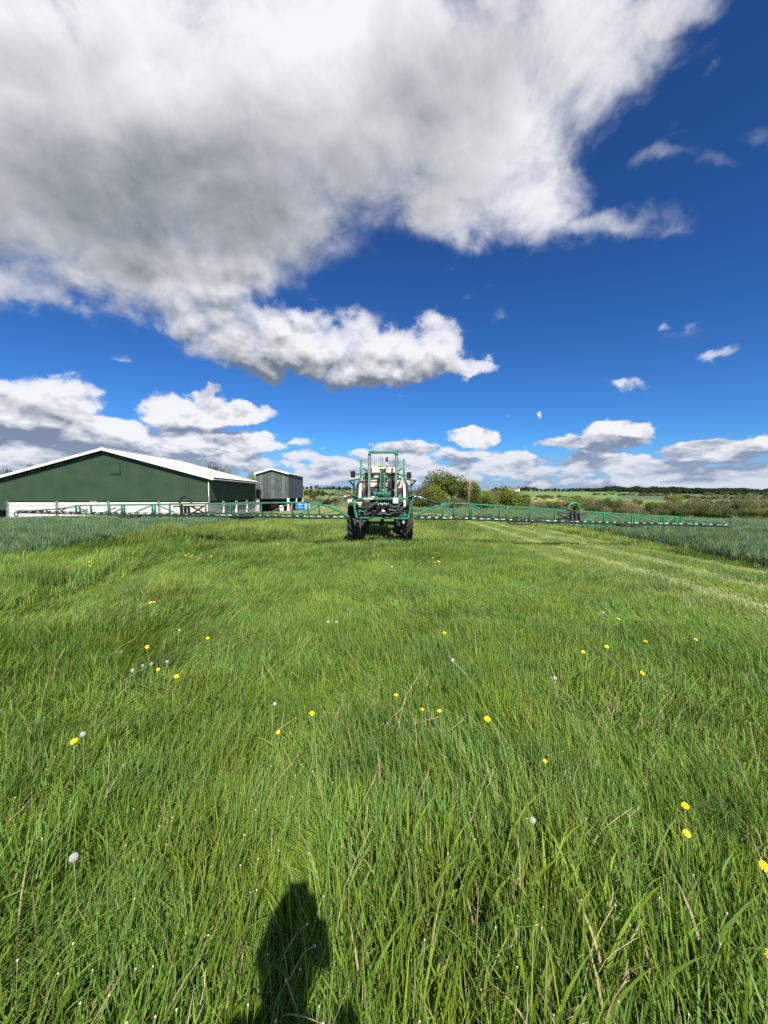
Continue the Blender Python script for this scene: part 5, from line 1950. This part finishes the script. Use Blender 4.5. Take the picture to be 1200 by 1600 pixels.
    sky_r = ((770, 763, 3.4), (775, 760.5, 4.4), (780, 762, 4), (785, 761.5, 4), (790, 759, 3.8), (794, 762.5, 2.6), (812, 760, 4.2), (817, 761, 4), (822, 759.5, 4.4), (827, 760, 4.4), (834, 760.5, 4.4), (840, 762.5, 3), (846, 763, 3), (852, 763, 3), (858, 762.5, 3), (863, 763, 3), (868, 762, 3.6), (874, 763, 3), (880, 762.5, 3.4), (887, 763, 3.4))
    for i, (px, tp, hw) in enumerate(sky_r):
        tree('hilltop_tree', 'dark' if i % 3 else 'green', px, tp, 1500, hw, '%s tree from the left on the skyline around the white farmhouses' % ORD[i], 'hilltop trees near the farmhouse', far=True, lift=-0.12)
    # trees that look over the barn roof
    tree('tree', 'lime', 4, 735, 78, 15, 'yellow green tree rising behind the left end of the barn roof', lift=0.1)
    tree('tree', 'green', 19, 730.5, 80, 13, 'loose green tree behind the barn roof left of the bare gap', lift=0.1)
    tree('tree', 'oak', 44, 727.5, 82, 13, 'olive brown tree topping the left slope of the barn roof', lift=0.1)
    tree('tree', 'green', 335, 725, 88, 19, 'dull green tree showing above the right end of the barn roof', lift=0.1)
    tree('tree', 'grey', 352, 729, 90, 14, 'grey green tree beside the dull green one above the barn roof', lift=0.1)
    tree('tree', 'lime', 393, 740, 86, 11, 'bright green tree in the gap between barn and grey shed', lift=0.1)

    # dark woods along the horizon: one mass nobody could count
    g = np.random.default_rng(5)
    n = 3600
    px = 890 + 420 * g.random(n) ** 0.85
    Y = g.uniform(1750, 2750, n)
    Y = np.where(px > 1000, Y - 250 * g.random(n), Y)
    dens = np.interp(px, [895, 960, 1040, 1150, 1250], [0.25, 0.8, 1, 0.9, 0.8])
    ok = g.random(n) < dens
    px, Y = px[ok], Y[ok]
    x = (px - 600) / 600 * Y
    z = H(x, Y) - 4
    hh = g.uniform(12, 30, len(px)) * (0.7 + 0.6 * vnoise(px / 14, px * 0, 5))
    s = np.stack([g.uniform(9, 19, len(px)), g.uniform(9, 19, len(px)), hh / 1.45], 1)
    scatter('distant_wood', LO['dark'], np.stack([x, Y, z], 1), g.random(len(px)) * 6.28, s, g.integers(0, 2, len(px)), label='long dark wood along the horizon on the right')

    # farmhouse on the far hill
    Y = 1420
    for (px, w_, d_, h_, lab) in ((806, 26, 9, 6, 'long white farmhouse with dark slate roof on the far hill'), (796, 12, 9, 7.0, 'smaller white house with dark roof left of the long farmhouse')):
        x = P(px, 766, Y).x
        zb = Hf(x, Y) - 0.5 + (4 if w_ > 20 else 5)
        t = thing('farmhouse', (x, Y, zb - 5), lab, 'house')
        MB().box((x, Y, zb + h_ / 2 - 2.5), (w_, d_, h_ + 5)).build('walls', M['house_white'], t)
        b = MB()
        b.prism([(x - w_ / 2 - .4, Y - d_ / 2 - .5, zb + h_), (x - w_ / 2 - .4, Y + d_ / 2 + .5, zb + h_), (x - w_ / 2 - .4, Y, zb + h_ + 3.6)], (0, 0, 0.01), (w_ + .8, 0, 0.01))
        rf = b.build('roof', M['slate'], t)
        MB().box((x + w_ * 0.36, Y, zb + h_ + 3.8), (1.2, 1.0, 2.2)).build('chimney', M['slate'], rf)
        for k in range(4 if w_ > 20 else 2):
            MB().box((x - w_ * 0.36 + k * w_ * 0.24, Y - d_ / 2 - 0.04, zb + 3.6), (1.3, 0.12, 1.6)).build('window', M['window_dark'], t)
        MB().box((x + w_ * 0.1, Y - d_ / 2 - 0.04, zb + 1.1), (1.2, 0.12, 2.2)).build('door', M['slate'], t)


plants()


# ------------------------------------------------------------------ flowers, seed heads and dry stalks in the grass
def ground_hit(px, py, zoff):
    """the spot where the line of sight meets the top of the grass"""
    u, v = ray(px, py)
    Y = 2.0
    for _ in range(40):
        Y = (EYE - zoff - Hf(u * Y, Y)) / -v
    return u * Y, Y, Hf(u * Y, Y)


def dandelion_mesh():
    b = MB()
    r_ = random.Random(1)
    for ring, (n, rad, rise) in enumerate(((15, 0.024, 0.004), (13, 0.018, 0.009), (9, 0.011, 0.012))):
        for k in range(n):
            a = 6.28 * (k + 0.5 * ring) / n + r_.uniform(-.08, .08)
            d = Vector((math.cos(a), math.sin(a), 0))
            s = Vector((-d.y, d.x, 0))
            L = rad * r_.uniform(0.9, 1.1)
            w_ = 0.0034
            z = 0.001 * ring
            vs = [d * 0.002 - s * w_ * .5 + Vector((0, 0, z)), d * 0.002 + s * w_ * .5 + Vector((0, 0, z)), d * L * .6 + s * w_ + Vector((0, 0, z + rise)), d * L + s * w_ * .7 + Vector((0, 0, z + rise * 1.05)), d * L - s * w_ * .7 + Vector((0, 0, z + rise * 1.05)), d * L * .6 - s * w_ + Vector((0, 0, z + rise))]
            b.add(vs, [(0, 1, 2, 5), (5, 2, 3, 4)])
    return b.mesh('dandelion_petals', M['petal'])


def heart_mesh():
    b = MB()
    b.lathe([(0.0, 0.002), (0.002, 0.008), (0.010, 0.007), (0.0135, 0.0)], 12, 'Z')
    return b.mesh('dandelion_heart', M['petal_heart'])


def clock_mesh(seed):
    b = MB()
    r_ = random.Random(seed)
    b.lathe([(-0.004, 0.0), (-0.003, 0.004), (0.002, 0.004), (0.004, 0.0)], 8, 'Z')
    n = 95
    for i in range(n):
        z = 1 - 2 * (i + 0.5) / n
        a = i * 2.399963
        q = math.sqrt(1 - z * z)
        d = Vector((q * math.cos(a), q * math.sin(a), z))
        if z < -0.85:
            continue
        s = d.orthogonal().normalized()
        t = d.cross(s)
        tip = d * 0.0165
        b.add([d * 0.004 - s * 0.00018, d * 0.004 + s * 0.00018, tip + s * 0.00018, tip - s * 0.00018], [(0, 1, 2, 3)])
        for k in range(6):
            an = k * math.pi / 3 + r_.random()
            e = s * math.cos(an) + t * math.sin(an)
            f = d.cross(e)
            o = tip + e * 0.0052 + d * 0.0028
            b.add([tip - f * 0.0005, tip + f * 0.0005, o + f * 0.0004, o - f * 0.0004], [(0, 1, 2, 3)])
    return b.mesh('seed_clock', M['fluff'])


PET, HEART = dandelion_mesh(), heart_mesh()
CLK = [clock_mesh(i) for i in range(2)]
RF = random.Random(8)


def stem(root, h, lean, r0=0.0022):
    b = MB()
    pts = [(0, 0, -0.03), (lean[0] * 0.25, lean[1] * 0.25, h * 0.45), (lean[0], lean[1], h)]
    b.tube(catmull(pts, 4), r0, 6)
    o = b.build('stem', M['stem'])
    o.parent = root
    return Vector((lean[0], lean[1], h))


def flowers():
    near = [
        (114, 1164, 1.25, 'large yellow dandelion alone at the left edge of the picture, nearest to that edge'), (752, 1121, 1.25, 'large yellow dandelion right of the two small ones in mid meadow'),
        (692, 1114, 0.9, 'small yellow dandelion next left of the large one in mid meadow'), (662, 1112, 0.75, 'small half open dandelion, left one of the pair beside the large one'),
        (494, 1116, 1.0, 'yellow dandelion alone in the middle of the meadow left of centre'), (434, 1146, 0.8, 'yellow dandelion beside a bent dry stalk left of centre'),
        (270, 1057, 1.1, 'bright yellow dandelion right of the white seed clocks'), (244, 1045, 0.9, 'yellow dandelion among the white seed clocks'),
        (233, 1012, 1.1, 'yellow dandelion above the group of white seed clocks'), (329, 996, 1.1, 'small yellow dandelion upper right of the seed clock group'),
        (1074, 1263, 1.0, 'upper yellow dandelion of the pair at the lower right'), (1077, 1301, 0.95, 'lower yellow dandelion of the pair at the lower right'),
        (1188, 1346, 1.2, 'yellow dandelion close to the right edge of the picture'), (1198, 1476, 1.2, 'yellow dandelion cut by the right edge near the bottom'),
        (856, 1188, 0.7, 'closing orange dandelion low in the grass right of centre'), (624, 1083, 0.8, 'tiny yellow dandelion in the centre above the row of three'),
    ]
    far = [(699, 990), (948, 1010), (964, 968), (1006, 1053), (1013, 1003), (240, 941), (231, 942), (140, 888), (105, 883), (683, 877), (680, 879), (687, 878), (295, 866), (301, 868), (291, 868), (297, 870), (1086, 1001), (912, 1018), (140, 886), (331, 869), (433, 850), (612, 886), (676, 872)]
    far.sort()
    far = [(a, b, 1.35, '%s tiny yellow flower from the left among those far out in the meadow' % ORD[i]) for i, (a, b) in enumerate(far)]
    for (px, py, s, lab) in near + far:
        h = 0.30 if py > 950 else 0.33
        x, y, z = ground_hit(px, py, h)
        far_ = 'tiny yellow flower from' in lab
        root = thing('dandelion' if not far_ else 'buttercup', (x, y, z), lab, 'flower', None if not far_ else 'tiny yellow flowers far out in the meadow')
        lean = (RF.uniform(-.03, .03), RF.uniform(-.03, .03))
        tp = stem(root, h, lean)
        # heads face the sun
        k = s * (0.62 if not far_ else 0.55)
        fh = link_mesh('flower_head', PET, root, tp, RF.uniform(0, 6), (k, k, k))
        fh.rotation_euler = (RF.uniform(0.2, 0.65), RF.uniform(-0.1, 0.3), RF.uniform(-.4, .4))
        hh = link_mesh('flower_heart', HEART, fh)
    clocks = [
        (215, 1044, 1.15, 'largest white dandelion clock at the left of the seed clock group'), (222, 1039, 0.9, 'white dandelion clock touching the largest one from behind'), (232, 1038, 0.9, 'white dandelion clock in the middle of the group'),
        (253, 1037, 1.0, 'ragged white dandelion clock at the right of the group'), (714, 1033, 1.25, 'white dandelion clock alone in the centre right of the meadow'), (876, 1063, 1.25, 'tilted white dandelion clock right of centre'),
        (937, 956, 1.3, 'far white dandelion clock near the mown lane'), (508, 971, 1.3, 'far white dandelion clock in the middle, left of two'), (531, 972, 1.2, 'far white dandelion clock in the middle, right of two'),
        (118, 1334, 1.2, 'nearest white dandelion clock at the lower left'), (129, 1148, 1.2, 'white dandelion clock above the large left dandelion'), (423, 1096, 1.0, 'faint white dandelion clock left of the centre dandelion'),
        (838, 1272, 1.0, 'brownish white dandelion clock in the lower right half'), (275, 985, 1.0, 'small white dandelion clock above the seed clock group'),
    ]
    for (px, py, s, lab) in clocks:
        h = 0.32
        x, y, z = ground_hit(px, py, h)
        root = thing('dandelion_clock', (x, y, z), lab, 'seed head')
        tp = stem(root, h, (RF.uniform(-.04, .04), RF.uniform(-.04, .04)))
        link_mesh('seed_ball', CLK[RF.randrange(2)], root, tp, RF.uniform(0, 6), (s * 0.6,) * 3)
    # dry stalks that stand out one by one
    stalks = [
        ([(480, 1444), (462, 1462), (444, 1492), (436, 1525)], 'pale curved stalk arching over the shadow on the grass'),
        ([(492, 1478), (474, 1490), (452, 1530), (430, 1570)], 'second curved stalk lying across the shadow'),
        ([(447, 1532), (458, 1560), (468, 1595)], 'short brown stalk at the foot of the shadow'),
        ([(505, 1600), (470, 1588), (440, 1592)], 'brown stalk bent flat at the bottom edge'),
        ([(193, 1195), (178, 1222), (160, 1258)], 'straight dry stalk leaning right at the lower left'),
        ([(190, 1018), (176, 1020), (167, 1032)], 'bent straw stalk left of the seed clock group'),
        ([(462, 1122), (452, 1128), (434, 1142), (424, 1160)], 'bent straw stalk beside the small dandelion left of centre'),
        ([(488, 1205), (498, 1228), (505, 1256)], 'forked dry stalk left of centre lower down'),
        ([(1000, 1116), (994, 1128), (988, 1138)], 'short dry stalk in the grass at the right'),
        ([(1172, 1130), (1176, 1156), (1182, 1186)], 'upright dry stalk near the right edge'),
        ([(716, 930), (712, 938), (709, 946)], 'pale dry stalk pair far out right of centre'),
        ([(908, 1078), (906, 1086), (903, 1094)], 'small pale dry stalk right of centre'),
    ]
    for (pp, lab) in stalks:
        pts = []
        n = len(pp)
        x0, y0, z0 = ground_hit(*pp[-1], 0.14)
        for i, (px, py) in enumerate(pp):
            hz = 0.34 - 0.20 * i / (n - 1)
            pts.append(Vector(ground_hit(px, py, hz)) + Vector((0, 0, hz)))
        pts.append(Vector((x0, y0, z0)))
        root = thing('dry_stalk', (x0, y0, z0), lab, 'dry stalk')
        b = MB()
        sc = max(1.0, y0 / 2.5)
        b.tube(catmull([q - Vector((x0, y0, z0)) for q in pts], 5), 0.0017 * sc, 6)
        o = b.build('stalk', M['brown_stalk'] if pp[0][1] > 1400 else M['straw'])
        o.parent = root
        b = MB()
        q = pts[0] - Vector((x0, y0, z0))
        b.lathe([(-0.003, 0.0), (-0.002, 0.003), (0.002, 0.0034), (0.005, 0.0)], 8, 'Z', q)
        o = b.build('seed_button', M['bud'])
        o.parent = root

    # the many bare stalks with a pale button, nobody could count them
    def button_stalk(seed):
        r_ = random.Random(seed)
        b = MB()
        h = r_.uniform(0.26, 0.36)
        lx, ly = r_.uniform(0, 0.08), r_.uniform(-.04, .04)
        b.tube(catmull([(0, 0, 0), (lx * .3, ly * .3, h * .5), (lx, ly, h)], 3), 0.0010, 4)
        me = b.mesh('button_stalk', M['stem'])
        b2 = MB()
        b2.lathe([(-0.003, 0.0), (-0.0015, 0.0024), (0.002, 0.0028), (0.0045, 0.0)], 7, 'Z', (lx, ly, h))
        me2 = b2.mesh('button', M['bud'])
        bm = bmesh.new()
        bm.from_mesh(me)
        k = len(bm.faces)
        bm.from_mesh(me2)
        bm.faces.ensure_lookup_table()
        for f in bm.faces[k:]:
            f.material_index = 1
        bm.to_mesh(me)
        bm.free()
        me.materials.append(M['bud'])
        return me

    def straw(seed):
        r_ = random.Random(seed)
        b = MB()
        h = r_.uniform(0.2, 0.34)
        lx = r_.uniform(0.05, 0.22)
        b.tube(catmull([(0, 0, 0.02), (lx * .35, 0, h * .6), (lx, r_.uniform(-.04, .04), h * 0.95)], 3), [0.0011] * 6 + [0.0005], 4)
        for k in range(3):
            q = Vector((lx * (0.8 + .1 * k), 0, h * (0.82 + 0.06 * k)))
            b.tube([q, q + Vector((0.018, 0.008 * (k - 1), 0.02))], [0.0018, 0.0005], 4)
        return b.mesh('straw_blade', M['straw'] if seed % 2 else M['brown_stalk'])
    g = np.random.default_rng(77)
    n = 1200
    Y = 0.7 + 13 * g.random(n) ** 1.5
    X = g.uniform(-1, 1, n) * (1.1 * Y + 0.8)
    dn = fbm(X / 1.1, Y / 1.1, 131)
    ok = (X > left_edge(Y)) & (X < right_edge(Y)) & (dn + 0.22 * g.random(n) > 0.56) & (lane_k(X, Y) < 0.3)
    X, Y = X[ok], Y[ok]
    s = g.uniform(0.8, 1.1, X.size) * np.clip(1 + (Y - 4) / 14, 1, 1.4)
    hs = g.uniform(0.8, 1.08, X.size)
    scatter('seed_stalks', [button_stalk(i) for i in range(5)], np.stack([X, Y, H(X, Y)], 1), g.normal(0.6, 0.8, X.size), np.stack([s, s, hs], 1), g.integers(0, 5, X.size), label='pale button headed stalks scattered through the meadow grass')
    n = 800
    Y = 0.7 + 16 * g.random(n) ** 1.4
    X = g.uniform(-1, 1, n) * (1.1 * Y + 0.8)
    dn = fbm(X / 0.8 + 9, Y / 0.8, 141)
    ok = (X > left_edge(Y)) & (X < right_edge(Y)) & (dn + 0.25 * g.random(n) > 0.62)
    X, Y = X[ok], Y[ok]
    s = g.uniform(0.8, 1.25, X.size)
    wd = np.clip(Y / 5, 1, 2)
    scatter('dry_straw', [straw(i) for i in range(6)], np.stack([X, Y, H(X, Y)], 1), g.normal(0.7, 0.9, X.size), np.stack([s * 1, s * 1, s], 1), g.integers(0, 6, X.size), label='dry straw coloured blades among the green grass')


flowers()


# ------------------------------------------------------------------ the photographer, behind the lens: only the shadow falls into the picture
def photographer():
    zg = Hf(0.03, -0.31)
    root = thing('person', (0.03, -0.31, zg), 'person in dark jacket holding up a phone, seen as the shadow on the grass', 'person')
    K = 1.03
    root.scale = (K, K, K)

    def skin(name, verts, edges, radii, m, sub=2, parent=root, rootv=0):
        me = bpy.data.meshes.new(name)
        me.from_pydata(verts, edges, [])
        o = bpy.data.objects.new(name, me)
        C.objects.link(o)
        o.parent = parent
        sk = o.modifiers.new('skin', 'SKIN')
        sk.use_smooth_shade = True
        for i, d in enumerate(me.skin_vertices[0].data):
            r_ = radii[i]
            d.radius = r_ if isinstance(r_, tuple) else (r_, r_)
            d.use_root = (i == rootv)
        sb = o.modifiers.new('smooth', 'SUBSURF')
        sb.levels = sb.render_levels = sub
        me.materials.append(m)
        return o
    V = [(0, 0, 1.0), (0, 0, 1.14), (0, 0.0, 1.30), (0, 0, 1.42), (0, 0.0, 1.50), (0, 0.03, 1.57),
         (-0.17, 0, 1.42), (-0.14, 0.08, 1.13), (-0.08, 0.215, 1.33), (0.135, -0.06, 1.41), (0.13, 0.05, 1.14), (0.12, 0.215, 1.34),
         (-0.10, 0, 0.76), (-0.11, 0.02, 0.50), (-0.11, -0.01, 0.10), (-0.12, 0.13, 0.04), (0.10, 0, 0.76), (0.11, 0.02, 0.50), (0.11, -0.01, 0.10), (0.12, 0.13, 0.04)]
    E = [(0, 1), (1, 2), (2, 3), (3, 4), (4, 5), (3, 6), (6, 7), (7, 8), (3, 9), (9, 10), (10, 11), (0, 12), (12, 13), (13, 14), (14, 15), (0, 16), (16, 17), (17, 18), (18, 19)]
    Rr = [(0.125, 0.10), (0.14, 0.105), (0.175, 0.115), (0.15, 0.10), 0.06, 0.058, 0.075, 0.05, 0.036, 0.075, 0.05, 0.036, 0.075, 0.06, 0.045, 0.04, 0.075, 0.06, 0.045, 0.04]
    skin('body', V, E, Rr, M['jacket'])
    skin('trousers', [(0, 0, 0.99), (-0.10, 0, 0.75), (-0.11, 0.02, 0.50), (-0.11, -0.01, 0.10), (0.10, 0, 0.75), (0.11, 0.02, 0.50), (0.11, -0.01, 0.10)],
         [(0, 1), (1, 2), (2, 3), (0, 4), (4, 5), (5, 6)], [(0.132, 0.108), 0.092, 0.074, 0.062, 0.092, 0.074, 0.062], M['trouser'])
    for sx in (-1, 1):
        skin('shoe', [(sx * 0.11, -0.05, 0.05), (sx * 0.115, 0.06, 0.05), (sx * 0.125, 0.17, 0.04)], [(0, 1), (1, 2)], [(0.045, 0.045), (0.048, 0.045), (0.04, 0.03)], M['black'])
    # head
    b = MB()
    prof = [(-0.125, 0.0), (-0.115, 0.035), (-0.09, 0.056), (-0.05, 0.070), (0.0, 0.077), (0.05, 0.077), (0.085, 0.064), (0.11, 0.038), (0.12, 0.0)]
    b.lathe(prof, 20, 'Z', (0, 0.045, 1.66))
    b.v = [(x, 0.045 + (y - 0.045) * 1.22 + (0.012 if z < 1.58 and y > 0.05 else 0), z) for x, y, z in b.v]
    b.lathe([(0, 0.012), (0.03, 0.010), (0.045, 0.0)], 8, 'Y', (0, 0.125, 1.645))
    for sx in (-1, 1):
        b.lathe([(-0.008, 0.0), (-0.006, 0.028), (0.006, 0.026), (0.008, 0.0)], 10, 'X', (sx * 0.08, 0.035, 1.655))
    b.box((0, 0.128, 1.605), (0.05, 0.012, 0.012))
    hd = b.build('head', M['skin'])
    hd.parent = root
    b = MB()
    for sx in (-1, 1):
        b.lathe([(-0.006, 0.0), (0, 0.012), (0.006, 0.0)], 10, 'Y', (sx * 0.032, 0.128, 1.672))
    e = b.build('eyes', M['window_dark'])
    e.parent = hd
    b = MB()
    b.lathe([(-0.07, 0.080), (-0.02, 0.086), (0.04, 0.087), (0.085, 0.073), (0.115, 0.045), (0.128, 0.0)], 20, 'Z', (0, 0.03, 1.665))
    b.v = [(x, 0.03 + (y - 0.03) * 1.2 - 0.012 - (0.05 if y > 0.07 and z < 1.71 else 0), z) for x, y, z in b.v]
    hr = b.build('hair', M['hair'])
    hr.parent = hd
    # hands round the phone (world positions brought into the figure's own scale)
    def loc(x, y, z):
        return ((x - 0.03) / K, (y + 0.31) / K, (z - zg) / K)
    for sx in (-1, 1):
        xw = (-0.086 - 0.03, 0.099)[sx > 0]
        V = [loc(xw, -0.085, 1.43), loc(sx * 0.075, -0.045, 1.50), loc(sx * 0.066, -0.032, 1.535)]
        skin('hand', V, [(0, 1), (1, 2)], [0.027, (0.036, 0.02), (0.038, 0.018)], M['skin'])
        for k in range(4):
            z0 = 1.512 + 0.020 * k
            e = (0.0, 0.004, 0.0, -0.006)[k]
            skin('finger', [loc(sx * 0.066, -0.03, z0), loc(sx * 0.058, -0.006, z0 + 0.010), loc(sx * 0.046, 0.0, z0 + 0.016), loc(sx * (0.026 - e), 0.001, z0 + 0.018)],
                 [(0, 1), (1, 2), (2, 3)], [0.0095, 0.0088, 0.0082, 0.007], M['skin'], 1)
        skin('thumb', [loc(sx * 0.066, -0.034, 1.515), loc(sx * 0.05, -0.034, 1.545), loc(sx * 0.028, -0.028, 1.57)], [(0, 1), (1, 2)], [0.013, 0.0105, 0.009], M['skin'], 1)
    b = MB()
    b.box((-0.02 + 0.02, -0.015, EYE - 0.045), (0.074, 0.009, 0.15))
    ph = b.build('phone', M['black'], origin=(0.0, -0.015, EYE - 0.045))
    tag(ph, 'black phone held upright in both hands of the person', 'phone')
    b = MB()
    b.box((0.0, -0.0205, EYE - 0.045), (0.068, 0.002, 0.142))
    b.build('screen', M['window_dark'], ph)


photographer()
